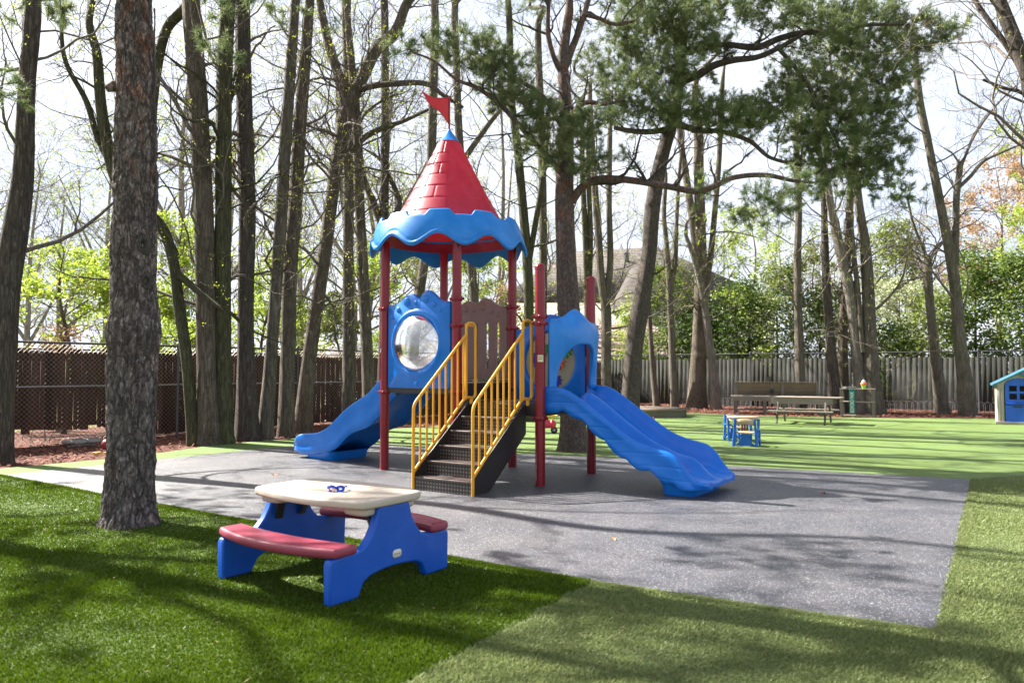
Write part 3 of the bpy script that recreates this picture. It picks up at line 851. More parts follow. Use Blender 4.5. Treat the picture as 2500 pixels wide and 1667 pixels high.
# short pile of the artificial turf near the camera
def blades(name, poly, mat, n, seed, hgt=.024, ymax=9.5, edge=None):
    r = np.random.default_rng(seed)
    Y = 2.7 * (ymax / 2.7) ** r.random(n * 3)      # log spread: density ~ 1/Y per unit depth
    X = (r.random(n * 3) - .5) * 2 * .95 * Y
    P = np.stack([X, Y], 1); P = P[inpoly(P, poly)][:n]
    if edge is not None:
        e = np.array(edge); k = r.integers(0, len(e) - 1, n // 7); tt = r.random(n // 7)[:, None]
        Q = e[k] * (1 - tt) + e[k + 1] * tt + r.normal(size=(n // 7, 2)) * .018; P = np.vstack([P, Q])
    n = len(P); Yd = P[:, 1]
    a = r.random(n) * 2 * pi; w = .0026 * (1 + Yd / 4.0); hh = hgt * (.6 + .6 * r.random(n)) * (1 + .30 * np.sin(P[:, 0] * 2.3 + 1.3 * np.sin(P[:, 1] * 1.7)) * np.sin(P[:, 1] * 3.1 + np.sin(P[:, 0] * 1.1)))
    lean = r.normal(size=(n, 2)) * .010 + np.array([.003, -.004])
    B = np.stack([P[:, 0], P[:, 1], np.full(n, .010)], 1); d = np.stack([np.cos(a) * w, np.sin(a) * w, np.zeros(n)], 1)
    T = B + np.stack([lean[:, 0], lean[:, 1], hh], 1)
    V = np.stack([B - d, B + d, T], 1).reshape(-1, 3); I = np.arange(3 * n).reshape(-1, 3)
    mb = MB(); mb.tris(V, I); o = mb.build(name, mat, smooth=None); return o
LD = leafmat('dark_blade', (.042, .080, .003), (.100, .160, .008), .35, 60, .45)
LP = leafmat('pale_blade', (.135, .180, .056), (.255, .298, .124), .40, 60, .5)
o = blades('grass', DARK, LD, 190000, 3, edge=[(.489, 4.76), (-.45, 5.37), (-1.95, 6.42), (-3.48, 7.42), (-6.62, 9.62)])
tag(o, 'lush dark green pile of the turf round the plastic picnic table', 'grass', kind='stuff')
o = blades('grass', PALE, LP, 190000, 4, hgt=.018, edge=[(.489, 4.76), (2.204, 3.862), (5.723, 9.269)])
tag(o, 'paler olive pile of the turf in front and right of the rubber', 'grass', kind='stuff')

# bark chips
def chips():
    r = np.random.default_rng(9); n = 26000
    pts = []
    X = r.uniform(-13, 17, n * 2); Y = r.uniform(9, 31, n * 2); P = np.stack([X, Y], 1)
    ml = MULB + [(24, 60), (-60, 60)]
    P = P[inpoly(P, ml)]
    lf = np.array([np.interp(P[:, 0], [-13, -8.85, -4.18, 4.1], [7.6, 13.2, 19.5, 30.4])])[0]; rf = np.interp(P[:, 0], [4.1, 15.2, 20], [30.5, 24, 21.2])
    ok = (P[:, 1] < np.where(P[:, 0] < 4.1, lf, rf) + .5); P = P[ok][:n]
    n = len(P); a = r.random(n) * 2 * pi; L = .018 + .03 * r.random(n); W = .006 + .008 * r.random(n); z = .002 + .02 * r.random(n); tl = r.normal(size=n) * .3
    d = np.stack([np.cos(a) * L, np.sin(a) * L, tl * L], 1); e = np.stack([-np.sin(a) * W, np.cos(a) * W, r.normal(size=n) * .4 * W], 1)
    c = np.stack([P[:, 0], P[:, 1], z], 1)
    V = np.stack([c - d - e, c + d - e, c + d + e, c - d + e], 1).reshape(-1, 3)
    mb = MB(); mb.quads(V, np.arange(4 * n).reshape(-1, 4)); return mb
m, t, out = nt('bark_chips'); v = coords(t)
cc = mixc(t, ramp(t, [(.3, (0, 0, 0)), (.7, (1, 1, 1))], noise_(t, v, 30, 3, .7)), (.10, .028, .02), (.27, .125, .085)); principled(t, out, cc, .85, .2)
o = chips().build('wood_chips', m, smooth=None); tag(o, 'reddish bark chips mulching the beds below both fences', 'mulch', kind='stuff')

# ================================================================== FENCES
LF0, LF1 = G(30, 1091), G(860, 1031)
RF0, RF1 = G(2400, 1007), G(1555, 987)
ld_ = (LF1 - LF0)[:2]; ld_ /= np.linalg.norm(ld_); rd_ = (RF1 - RF0)[:2]; rd_ /= np.linalg.norm(rd_)
Am = np.array([[ld_[0], -rd_[0]], [ld_[1], -rd_[1]]]); sol = np.linalg.solve(Am, RF0[:2] - LF0[:2]); CORNER = LF0[:2] + ld_ * sol[0]
LL = sol[0]; RL = sol[1]
M_GALV = simple('galvanised_wire', (.34, .28, .24), .5, .4)
M_GALVD = simple('dark_galvanised', (.10, .105, .11), .5, .5)
M_GALVL = simple('pale_galvanised_rail', (.34, .34, .35), .45, .5)

def chainlink(name, p0, d, L, hgt, label, posts_, rails, offs0, mat_w, mat_p, rw=.0019, pitch=.085):
    root = thing(name, (p0[0], p0[1], 0), label, 'fence')
    n2 = np.array([-d[1], d[0]])
    P, R = [], []
    W = MB()
    tot = L - offs0
    # two families of diagonal wires, woven by a small depth offset
    step = pitch
    V, Q = [], []
    def seg(s0, z0, s1, z1, off):
        P.append([[p0[0] + d[0] * s0 + n2[0] * off, p0[1] + d[1] * s0 + n2[1] * off, z0], [p0[0] + d[0] * s1 + n2[0] * off, p0[1] + d[1] * s1 + n2[1] * off, z1]])
    zb = .04; ht = hgt - zb
    for k in np.arange(offs0 - ht, L, step):
        a, b = max(k, offs0), min(k + ht, L)
        if b > a: seg(a, zb + (a - k), b, zb + (b - k), .003)
        if b > a: seg(a, hgt - (a - k), b, hgt - (b - k), -.003)
    P = np.array(P); W = MB()
    tubes(W, P, np.full(P.shape[:2], rw), 3)
    W.build('wire_mesh', mat_w, root, smooth=None)
    for s in posts_:
        m_ = MB(); q = p0 + d * s; m_.lathe([(.030, -.02), (.030, hgt + .03), (.036, hgt + .035), (.036, hgt + .055), (.015, hgt + .08)], (q[0], q[1], 0), 12); m_.build('post', mat_p, root)
    for z, r_, mt in rails:
        m_ = MB(); a = p0 + d * offs0; b = p0 + d * L; m_.tube([(a[0], a[1], z), (b[0], b[1], z)], r_, 8); m_.build('rail', mt, root)
    return root

def tubes(mb, P, R, sides=3, seed=None):
    """batch of polylines P (n,k,3), radii R (n,k)"""
    P = np.asarray(P, float); n, k = P.shape[:2]
    T = np.gradient(P, axis=1); T /= np.linalg.norm(T, axis=2, keepdims=True) + 1e-9
    ref = np.where(np.abs(T[:, :1, 2:3]) > .9, np.array([1., 0, 0]), np.array([0, 0, 1.])) * np.ones((n, k, 1))
    A = np.cross(T, ref); A /= np.linalg.norm(A, axis=2, keepdims=True) + 1e-9; B = np.cross(T, A)
    a = np.arange(sides) * 2 * pi / sides
    ringp = P[:, :, None, :] + R[:, :, None, None] * (np.cos(a)[None, None, :, None] * A[:, :, None, :] + np.sin(a)[None, None, :, None] * B[:, :, None, :])
    idx = np.arange(n * k * sides).reshape(n, k, sides)
    nx = np.roll(idx, -1, axis=2)
    q = np.stack([idx[:, :-1], idx[:, 1:], nx[:, 1:], nx[:, :-1]], -1).reshape(-1, 4)
    mb.quads(ringp.reshape(-1, 3), q)

def boardfence(name, p0, d, L, offs0, hgt, label, mat, bw, gap, seed, railz, toprail=True, behind=.35, holes=()):
    r = np.random.default_rng(seed)
    n2 = np.array([-d[1], d[0]])
    if n2 @ np.array([0, 1]) < 0: n2 = -n2
    o0 = p0 + n2 * behind
    root = thing(name, (o0[0], o0[1], 0), label, 'fence')
    mb = MB(); s = offs0; ang = atan2(d[1], d[0])
    while s < L:
        w = bw * r.uniform(.93, 1.06); hh = hgt + r.normal() * .012; z0 = .03 + abs(r.normal()) * .02
        g = gap * r.choice([.3, .6, 1.0, 1.7], p=[.4, .3, .2, .1])
        for hs, he, hz in holes:
            if hs < s < he: z0 = hz * r.uniform(.7, 1.1)
        c = o0 + d * (s + w / 2); tilt = r.normal() * .006
        M_ = np.array([[cos(tilt), 0, -sin(tilt)], [0, 1, 0], [sin(tilt), 0, cos(tilt)]])
        mb.box((c[0], c[1], (z0 + hh) / 2), (w, .02 + .004 * r.random(), hh - z0), ang, M_)
        s += w + g
    mb.build('board_panel', mat, root, smooth=None)
    for z in railz:
        m_ = MB(); a = o0 + d * offs0 + n2 * .035; b = o0 + d * L + n2 * .035
        m_.beam((a[0], a[1], z), (b[0], b[1], z), .04, .085); m_.build('rail', mat, root, smooth=None)
    if toprail:
        m_ = MB(); a = o0 + d * offs0 - n2 * .01; b = o0 + d * L - n2 * .01
        m_.beam((a[0], a[1], hgt + .03), (b[0], b[1], hgt + .03), .12, .03); m_.build('cap_board', mat, root, smooth=None)
    for s in np.arange(offs0 + .6, L, 2.4):
        m_ = MB(); c = o0 + d * s + n2 * .06; m_.box((c[0], c[1], hgt / 2), (.09, .09, hgt), ang); m_.build('post', mat, root, smooth=None)
    return root
M_FB = wood('brown_fence_boards', (.062, .034, .025), (.130, .075, .055), (3, 3, .7), .9, ((ld_[0], ld_[1], 0), .14, 0))
M_FG = wood('weathered_grey_boards', (.024, .026, .021), (.064, .066, .053), (3, 3, .7), .9, ((rd_[0], rd_[1], 0), .14, 0))
lp, rp_ = LF0[:2] * 1.0, RF0[:2] * 1.0
boardfence('wooden_fence', lp, ld_, LL, -3.5, 1.72, 'dark brown board fence behind the tree row on the left', M_FB, .14, .012, 5, (.35, 1.05, 1.62), behind=.16, holes=((-.15, 2.2, .28), (2.1, 2.25, .7)))
chainlink('chain_link_fence', lp, ld_, LL, 1.87, 'chain link fence with steel rails in front of the brown boards', (-.0, 3.05, 6.1, 9.15, 12.2, 15.25, 18.3), ((1.87, .021, M_GALVD), (1.06, .017, M_GALVL)), -3.5, M_GALV, M_GALVD, .0032)
boardfence('wooden_fence', rp_, rd_, RL, -4.5, 1.80, 'grey weathered board fence with gaps, behind the mud kitchen', M_FG, .145, .016, 6, (.3, 1.0, 1.72), toprail=False, behind=.30)
fs = lambda px: float(((lambda q: (q - rp_) @ rd_))(np.array([(px - 1250) / FP, 1.0]) * (np.cross(rp_, rd_) / np.cross(np.array([(px - 1250) / FP, 1.0]), rd_))))
chainlink('chain_link_fence', rp_, rd_, RL, 1.98, 'chain link fence along the back in front of the grey boards', [fs(p) for p in (2388, 2105, 1832, 1607)], ((1.98, .021, M_GALVD),), -4.5, M_GALVD, M_GALVD, .0028)
# light mid rail piece near the corner
# low wire hoop edging
root = thing('wire_edging', (rp_[0], rp_[1], 0), 'low pale wire hoop edging along the foot of the grey fence', 'garden edging')
mb = MB(); P = []
for s in np.arange(-3.8, 8.6, .17):
    c = rp_ + rd_ * s + np.array([rd_[1], -rd_[0]]) * (.10 if rd_[1] > 0 else -.1) * -1
    arc = [(c[0] + rd_[0] * x, c[1] + rd_[1] * x - .12, z) for x, z in [(-.11, 0), (-.11, .24)] + [(-.11 * cos(q), .24 + .10 * sin(q)) for q in np.linspace(.3, pi - .3, 6)] + [(.11, .24), (.11, 0)]]
    P.append(arc)
P = np.array(P); tubes(mb, P, np.full(P.shape[:2], .0035), 4); mb.build('wire_hoops', simple('white_wire', (.42, .42, .42), .5), root).__setitem__('kind', 'stuff')

# ================================================================== HOUSES BEHIND
def shingles(name, c1, c2, mortar, sx, sy, axis):
    m, t, out = nt(name)
    b = N(t, 'ShaderNodeTexBrick'); b.inputs['Color1'].default_value = col(c1); b.inputs['Color2'].default_value = col(c2); b.inputs['Mortar'].default_value = col(mortar)
    b.inputs['Scale'].default_value = 1.0; b.inputs['Mortar Size'].default_value = .030 if sy > .2 else .014; b.inputs['Brick Width'].default_value = sx; b.inputs['Row Height'].default_value = sy
    mp = coords(t, axis); sx_ = N(t, 'ShaderNodeSeparateXYZ'); cx_ = N(t, 'ShaderNodeCombineXYZ'); t.links.new(mp, sx_.inputs[0])
    t.links.new(mth(t, 'ADD', sx_.outputs[0], mth(t, 'MULTIPLY', sx_.outputs[1], .3)), cx_.inputs[0]); t.links.new(sx_.outputs[2], cx_.inputs[1]); t.links.new(cx_.outputs[0], b.inputs['Vector'])
    cc = mixc(t, mth(t, 'MULTIPLY', noise_(t, coords(t), 3, 5, .7), .5), b.outputs['Color'], mortar)
    principled(t, out, cc, .9, .2, b.outputs['Fac'], -.8, .03); return m
M_SHT = shingles('tan_shingles', (.120, .108, .098), (.16, .145, .132), (.08, .072, .068), .5, .22, (1, 1, 1))
M_SHB = shingles('brown_shingles', (.22, .16, .14), (.34, .26, .22), (.04, .03, .03), .55, .16, (1, 1, 1))
M_WALL = simple('pale_house_wall', (.50, .46, .40), .9)
M_STONE = simple('grey_stone_wall', (.30, .29, .27), .9)
M_GLS = simple('dark_glass', (.05, .07, .09), .08)
def XZ(px, py, Y): q = at(px, py, Y); return q[0], q[2]
hs = thing('house', (7.0, 47.0, 0), 'large house with a tall pale tan hipped roof beyond the back fence', 'house')
Yf, Yr, Yb = 42.0, 48.0, 54.0
xl, xr = -1.0, 15.2; ze = 5.2; xr1, zr = XZ(1604, 603, Yr); xl1 = 3.5; zr1 = 9.1
mb = MB(); mb.box(((xl + xr) / 2, 48, ze / 2), (xr - xl - .6, 11.4, ze)); mb.build('wall', M_WALL, hs, smooth=None)
mb = MB()
v = [(xl, Yf, ze), (xr, Yf, ze), (xr, Yb, ze), (xl, Yb, ze), (xl1, Yr, zr - .3), (xr1, Yr, zr)]
mb.add(v, [(0, 1, 5, 4), (1, 2, 5), (2, 3, 4, 5), (3, 0, 4), (3, 2, 1, 0)]); rf = mb.build('roof', M_SHT, hs, smooth=None)
mb = MB()
x0, x1 = 6.2, 9.4; xm = 7.4; zz = 7.6
v = [(5.3, 40.2, 4.6), (9.3, 40.2, 4.6), (xm, 40.4, zz), (xm, 46.0, zz + .2), (5.3, 44.0, 4.6), (9.3, 44, 4.6)]
mb.add(v, [(0, 2, 3, 4), (1, 5, 3, 2), (0, 1, 2)]); mb.build('gable_roof', M_SHT, hs, smooth=None)
mb = MB(); mb.box((7.3, 42, 2.3), (3.7, 3.4, 4.6)); mb.build('wall', M_STONE, hs, smooth=None)
for xw in (6.5, 8.1):
    w_ = MB(); w_.box((xw, 40.28, 3.6), (.9, .06, 1.3)); f = w_.build('window', M_GLS, hs, smooth=None)
    w_ = MB(); w_.box((xw, 40.24, 3.6), (.05, .05, 1.3)); w_.box((xw, 40.24, 4.28), (1.05, .07, .07)); w_.box((xw, 40.24, 2.92), (1.1, .09, .07)); w_.build('frame', M_WALL, f)
w_ = MB(); q = XZ(1530, 625, 46.3); w_.lathe([(.15, 0), (.15, .4), (.2, .42), (.2, .5), (.02, .56)], (q[0], 46.3, q[1] - .3), 10); w_.build('roof_vent', M_GLS, rf)
gs = thing('garage', (5.6, 36.0, 0), 'low garage with a brown shingle roof just over the back fence', 'garage')
x0, _ = XZ(1400, 800, 35); x1, _ = XZ(1640, 800, 36)
mb = MB(); mb.box(((x0 + x1) / 2, 36.2, 1.05), (x1 - x0 - .5, 5.0, 2.1)); mb.build('wall', M_STONE, gs, smooth=None)
v = [(x0, 33.4, 2.05), (x1 + .5, 33.4, 2.05), (x1 - .9, 36.4, 3.65), (x0, 36.4, 3.65), (x0, 39.2, 2.1), (x1 + .5, 39.2, 2.1)]
mb = MB(); mb.add(v, [(0, 1, 2, 3), (2, 5, 4, 3), (1, 5, 2), (0, 3, 4)]); mb.build('roof', M_SHB, gs, smooth=None)
mb = MB(); mb.box(((x0 + x1) / 2 + .25, 33.36, 2.0), (x1 - x0 + .5, .08, .12)); mb.build('gutter', simple('white_gutter', (.6, .6, .6)), gs, smooth=None)
b2 = thing('bungalow', (-9.0, 41.0, 0), 'low white bungalow with a grey roof seen between left trunks', 'house')
x0, z0 = XZ(690, 868, 40); x1, z1 = XZ(900, 868, 40)
mb = MB(); mb.box(((x0 + x1) / 2, 41.5, z0 / 2), (x1 - x0, 5, z0)); mb.build('wall', simple('white_wall', (.7, .69, .66)), b2, smooth=None)
mb = MB(); v = [(x0 - .4, 38.6, z0), (x1 + .4, 38.6, z0), (x1 - .4, 41.5, z0 + .75), (x0 + .4, 41.5, z0 + .75), (x0 - .4, 44.4, z0), (x1 + .4, 44.4, z0)]
mb.add(v, [(0, 1, 2, 3), (2, 5, 4, 3), (1, 5, 2), (0, 3, 4)]); mb.build('roof', simple('grey_roof', (.30, .29, .30), .9), b2, smooth=None)
# ================================================================== TREES
def unit(v): return v / (np.linalg.norm(v, axis=-1, keepdims=True) + 1e-9)
def grow(S0, D, L, R0, k, wig, lift, r, rend=.35):
    n = len(S0); P = np.zeros((n, k + 1, 3)); P[:, 0] = S0; d = unit(D.copy()); st = (L / k)[:, None]
    for i in range(k):
        d = unit(d + r.normal(size=(n, 3)) * wig + np.array([0, 0, lift])); P[:, i + 1] = P[:, i] + d * st
    tt = np.linspace(0, 1, k + 1)[None, :]
    R = R0[:, None] * (1 - (1 - rend) * tt); return P, R, d
def kids(P, R, m, t0, t1, r, spread=1.0, up=.1):
    n, k = P.shape[:2]; i = np.repeat(np.arange(n), m); tt = r.uniform(t0, t1, n * m) * (k - 1)
    a = np.minimum(tt.astype(int), k - 2); f = (tt - a)[:, None]
    S0 = P[i, a] * (1 - f) + P[i, a + 1] * f; T = unit(P[i, a + 1] - P[i, a]); Rr = R[i, a] * (1 - f[:, 0]) + R[i, a + 1] * f[:, 0]
    side = unit(np.cross(T, r.normal(size=(n * m, 3)))); D = unit(T * .75 + side * spread + np.array([0, 0, up])); return S0, D, Rr, i, tt / (k - 1)
def catmull(pts, n):
    p = np.asarray(pts, float); m_ = len(p); s = np.concatenate([[0], np.cumsum(np.linalg.norm(np.diff(p[:, :3], axis=0), axis=1))])
    q = np.linspace(0, s[-1], n); out = np.zeros((n, p.shape[1]))
    tg = np.zeros_like(p)
    for i in range(m_):
        a, b = max(0, i - 1), min(m_ - 1, i + 1); tg[i] = (p[b] - p[a]) / (s[b] - s[a] + 1e-9)
    for k, x in enumerate(q):
        i = min(max(int(np.searchsorted(s, x) - 1), 0), m_ - 2); h = s[i + 1] - s[i] + 1e-9; t_ = (x - s[i]) / h
        out[k] = (2 * t_**3 - 3 * t_**2 + 1) * p[i] + (t_**3 - 2 * t_**2 + t_) * h * tg[i] + (-2 * t_**3 + 3 * t_**2) * p[i + 1] + (t_**3 - t_**2) * h * tg[i + 1]
    return out
def trunkmesh(mb, pts, sides, seed, amp=.05, step=.10, flare=.25, kn=7, bumpn=0):
    """pts rows: x,y,z,r"""
    r = np.random.default_rng(seed); p = np.asarray(pts, float)
    L = np.sum(np.linalg.norm(np.diff(p[:, :3], axis=0), axis=1)); n = max(6, int(L / step))
    c = catmull(p, n); C, R = c[:, :3], np.maximum(c[:, 3], .004)
    T = unit(np.gradient(C, axis=0)); a = np.arange(sides) * 2 * pi / sides
    A = unit(np.cross(T, np.array([0.03, 1, 0.02]))); B = np.cross(A, T)
    s = np.linspace(0, L, n)
    ph = r.uniform(0, 2 * pi, 12); fr = r.uniform(.4, 2.4, 12); kk = r.integers(1, kn, 12)
    D = np.zeros((n, sides))
    for j in range(12): D += np.cos(kk[j] * a[None, :] + ph[j] + 1.5 * np.sin(s[:, None] * fr[j] * .8 + ph[-j])) * np.sin(s[:, None] * fr[j] + ph[j]) / 4
    D = D * amp + r.normal(size=D.shape) * amp * .18
    if flare:
        base = np.exp(-np.maximum(C[:, 2] - C[0, 2], 0) / .22)[:, None]; D += base * flare * (.6 + .5 * np.cos(r.integers(3, 6) * a + ph[0])[None, :])
    for _ in range(bumpn):
        si, aj = r.uniform(.1, .95) * L, r.uniform(0, 2 * pi); w = r.uniform(.05, .12)
        da = np.abs((a[None, :] - aj + pi) % (2 * pi) - pi)
        D += .22 * np.exp(-((s[:, None] - si) / w) ** 2 - (da / .6) ** 2)
    G_ = C[:, None, :] + (R[:, None] * (1 + D))[:, :, None] * (np.cos(a)[None, :, None] * A[:, None, :] + np.sin(a)[None, :, None] * B[:, None, :])
    mb.grid(G_, closev=True); return C, R
BARKS = {
 'grey': bark('bark_grey', (.130, .108, .086), (.300, .262, .214), moss=(.11, .12, .05)),
 'brown': bark('bark_brown', (.120, .095, .072), (.290, .240, .188), moss=(.09, .095, .04)),
 'dark': bark('bark_dark', (.080, .066, .056), (.195, .163, .140)),
 'twig': bark('twig_bark', (.11, .09, .075), (.24, .205, .175), bump=.3),
 'pale': bark('bark_pale', (.20, .17, .14), (.42, .38, .33)),
 'moss': bark('bark_mossy', (.075, .070, .040), (.170, .165, .095), moss=(.16, .20, .05)),
 'far': bark('bark_far_haze', (.20, .18, .16), (.36, .33, .30), bump=.4),  # bright haze of the distance put into the bark colour
 'pine': bark('pine_bark', (.095, .075, .068), (.235, .190, .170), (.34, .140, .075), (.48, .66), .9, .8, plates=True, zorange=(2.6, 5.0)),
 'pinegrey': bark('grey_pine_bark', (.065, .054, .048), (.170, .142, .122), (.20, .11, .08), (.56, .7), .9, .8, plates=True),
}
L_BUD = leafmat('spring_buds', (.30, .36, .04), (.48, .50, .08), .5)
L_YG = leafmat('young_leaves', (.24, .36, .04), (.42, .50, .09), .5)
L_GR = leafmat('green_leaves', (.060, .110, .018), (.185, .250, .050), .40)
L_CED = leafmat('cedar_leaves', (.045, .095, .018), (.13, .20, .038), .30)
L_OR = leafmat('copper_leaves', (.36, .21, .13), (.46, .34, .20), .5)
L_OL = leafmat('olive_leaves', (.10, .15, .03), (.26, .30, .06), .4)
L_WH = leafmat('white_blossom', (.34, .40, .20), (.52, .55, .36), .4)
L_ND = leafmat('pine_needles', (.105, .160, .060), (.270, .320, .140), .35, 3.0)

def leaves(mb, C, size, r, fold=.5):
    n = len(C); a = unit(r.normal(size=(n, 3))); b = unit(np.cross(a, r.normal(size=(n, 3)))); s = (size * r.uniform(.6, 1.3, n))[:, None]
    V = np.stack([C - a * s, C + b * s * .55, C + a * s, C - b * s * .55], 1).reshape(-1, 3)
    mb.quads(V, np.arange(4 * n).reshape(-1, 4))

def px2w(pts, Y, dY=None):
    out = []
    for i, p in enumerate(pts):
        y = Y + (dY[i] if dY is not None else 0); q = at(p[0], p[1], y); out.append([q[0], y, q[2], p[2] / 2 * y / FP])
    return out

def skeleton(mb, C, R, r, nb, zmin, length=(1.0, 3.2), m2=5, m3=4, thick=.24, lift=.06, twr=.0035, wig=.22, horiz=1.0):
    """limbs and twigs off a trunk centreline; returns twig points"""
    ok = np.where(C[:, 2] > zmin)[0]
    if len(ok) < 2: return np.zeros((0, 3))
    i = r.choice(ok, nb); th = r.uniform(0, 2 * pi, nb)
    D = np.stack([np.cos(th) * horiz, np.sin(th) * horiz, r.uniform(.15, 1.1, nb)], 1)
    L = r.uniform(*length, nb); R0 = np.clip(R[i] * thick * r.uniform(.5, 1.2, nb), .008, .07)
    P, Rr, _ = grow(C[i], D, L, R0, 7, wig, lift, r, .3); tubes(mb, P, Rr, 5)
    S0, D2, R2, pi_, tt = kids(P, Rr, m2, .2, 1, r, 1.0, .15); L2 = np.repeat(L, m2) * r.uniform(.25, .5, len(S0))
    P2, Rr2, _ = grow(S0, D2, L2, np.maximum(R2 * .55, twr * 1.3), 5, wig * 1.2, .05, r, .4); tubes(mb, P2, Rr2, 3)
    S0, D3, R3, _, _ = kids(P2, Rr2, m3, .15, 1, r, 1.0, .1); L3 = np.repeat(L2, m3) * r.uniform(.3, .6, len(S0))
    P3, Rr3, _ = grow(S0, D3, L3, np.maximum(R3 * .6, twr), 4, wig * 1.3, .04, r, .5); tubes(mb, P3, Rr3, 3)
    return P3

ROOTS = []
def tree(label, px, base=None, Y=None, barkk='brown', top=12.5, nb=22, seed=0, extra=(), forks=(), leaf=None, nleaf=500, lsize=.017, group='tree trunks standing along the fences', amp=.05, zmin=2.4, sides=22, tilt=0.0, name='tree', wig=.22, bumpn=1, flare=.22):
    r = np.random.default_rng(seed + 100)
    if Y is None: Y = G(*base)[1]
    pts = px2w(px, Y)
    b = at(px[0][0], px[0][1], Y); pts[0][2] = -.03 if base is not None or Y is not None else b[2]
    if px[0][1] < 900: pts[0][2] = b[2]
    pts = [list(p) for p in pts]
    # carry on above the picture
    p1, p0_ = np.array(pts[-1]), np.array(pts[-2]); d = (p1 - p0_)[:3]; d /= np.linalg.norm(d)
    z = p1[2]
    if 0 < top <= z + .5:
        pts.append([*(p1[:3] + d * .7), p1[3] * .5]); pts.append([*(p1[:3] + d * 1.5), .005])
    if top > z + .5:
        k = 3
        for i in range(1, k + 1):
            q = p1[:3] + d * (top - z) * i / k + np.array([r.normal() * .15 * i, r.normal() * .15 * i, 0]); pts.append([q[0], q[1], z + (top - z) * i / k, p1[3] * (1 - .72 * i / k)])
    root = thing(name, (pts[0][0], pts[0][1], 0), label, 'tree', group)
    ROOTS.append(root)
    mb = MB(); C, R = trunkmesh(mb, pts, sides, seed, amp, .09, flare, 7, bumpn)
    FC = [(C, R)]
    for f in forks:
        fp = px2w(f[0], Y, f[1] if len(f) > 1 and f[1] is not None else None)
        if fp[-1][3] > .03 and top > 0:
            e1_, e0_ = np.array(fp[-1]), np.array(fp[-2]); dd_ = unit((e1_ - e0_)[:3]); Lx = 14 * e1_[3] + .4
            fp.append([*(e1_[:3] + dd_ * Lx * .5 + r.normal(size=3) * .06), e1_[3] * .55]); fp.append([*(e1_[:3] + dd_ * Lx + r.normal(size=3) * .15), .006])
        c_, r_ = trunkmesh(mb, fp, 14, seed + 7, amp, .09, 0, 5); FC.append((c_, r_))
    mb.build('trunk', BARKS[barkk], root, smooth=180)
    mb = MB(); tw = []
    for k, (c_, r_) in enumerate(FC):
        n_ = nb if k == 0 else max(4, int(nb * .4))
        q = skeleton(mb, c_, r_, r, n_, zmin if k == 0 else 0, wig=wig, m2=5, m3=5); tw.append(q)
    tw = np.concatenate([q for q in tw if len(q)])
    mb.build('branches', BARKS['twig' if barkk in ('dark', 'brown', 'grey') else barkk], root, smooth=None)
    if nleaf:
        i = r.integers(0, len(tw), nleaf); j = r.integers(2, tw.shape[1], nleaf)
        # clusters
        c = tw[i, j]; c = np.repeat(c, 4, axis=0) + r.normal(size=(nleaf * 4, 3)) * .035
        mb = MB(); leaves(mb, c, lsize, r); mb.build('leaf_buds', leaf or L_BUD, root, smooth=None)
    return root

T = tree
# --- left row
T('dark crooked trunk at the far left with a pale split in its bark', [(4, 1130, 52), (8, 1000, 46), (14, 860, 50), (20, 700, 55), (38, 560, 58), (56, 430, 46), (66, 200, 38), (80, 0, 37)], (4, 1130), None, 'dark', 12, 26, 1, bumpn=2, amp=.06)
T('thin bent tree curving up behind the big near pine', [(472, 1086, 27), (458, 900, 28), (436, 740, 26), (425, 650, 25), (398, 560, 26), (340, 500, 28), (285, 440, 27), (258, 330, 26), (246, 250, 25), (236, 130, 22), (218, 60, 18)], (472, 1086), None, 'moss', 10.5, 22, 2, forks=[([(425, 660, 20), (470, 700, 16), (520, 740, 14), (560, 762, 10)], [0, -.1, -.2, -.3]), ([(365, 525, 22), (372, 300, 20), (384, 170, 22), (408, 70, 24), (452, 20, 26), (480, -30, 26)], [0, .2, .3, .3, .3, .3]), ([(292, 440, 15), (240, 340, 15), (212, 250, 14), (160, 150, 11), (150, 60, 8)], [0, .1, .1, .1, .1])], wig=.3)
T('broad left trunk of the closely paired trunks right of the pine', [(512, 1084, 66), (507, 980, 50), (503, 800, 46), (497, 500, 46), (481, 200, 44), (466, 0, 42)], (512, 1084), None, 'brown', 13, 26, 3)
T('straight right trunk of the closely paired trunks right of the pine', [(542, 1082, 58), (543, 980, 46), (543, 800, 40), (545, 500, 38), (548, 200, 38), (558, 0, 35)], (542, 1082), None, 'moss', 13, 24, 4)
T('dark upright trunk just right of the paired trunks', [(604, 1074, 60), (602, 950, 46), (600, 750, 38), (604, 500, 40), (598, 300, 38), (592, 0, 34)], (604, 1074), None, 'dark', 13, 24, 5)
T('slim grey trunk leaning right with a black scar at its base', [(646, 1070, 40), (656, 950, 33), (667, 800, 30), (684, 560, 29), (700, 300, 28), (716, 80, 24), (722, 0, 22)], (646, 1070), None, 'grey', 13, 22, 6)
T('dark trunk leaning slightly right, left of the forked tree', [(698, 1066, 42), (702, 900, 35), (706, 720, 35), (720, 500, 32), (737, 250, 30), (752, 60, 25), (757, 0, 22)], (698, 1066), None, 'brown', 13, 22, 7)
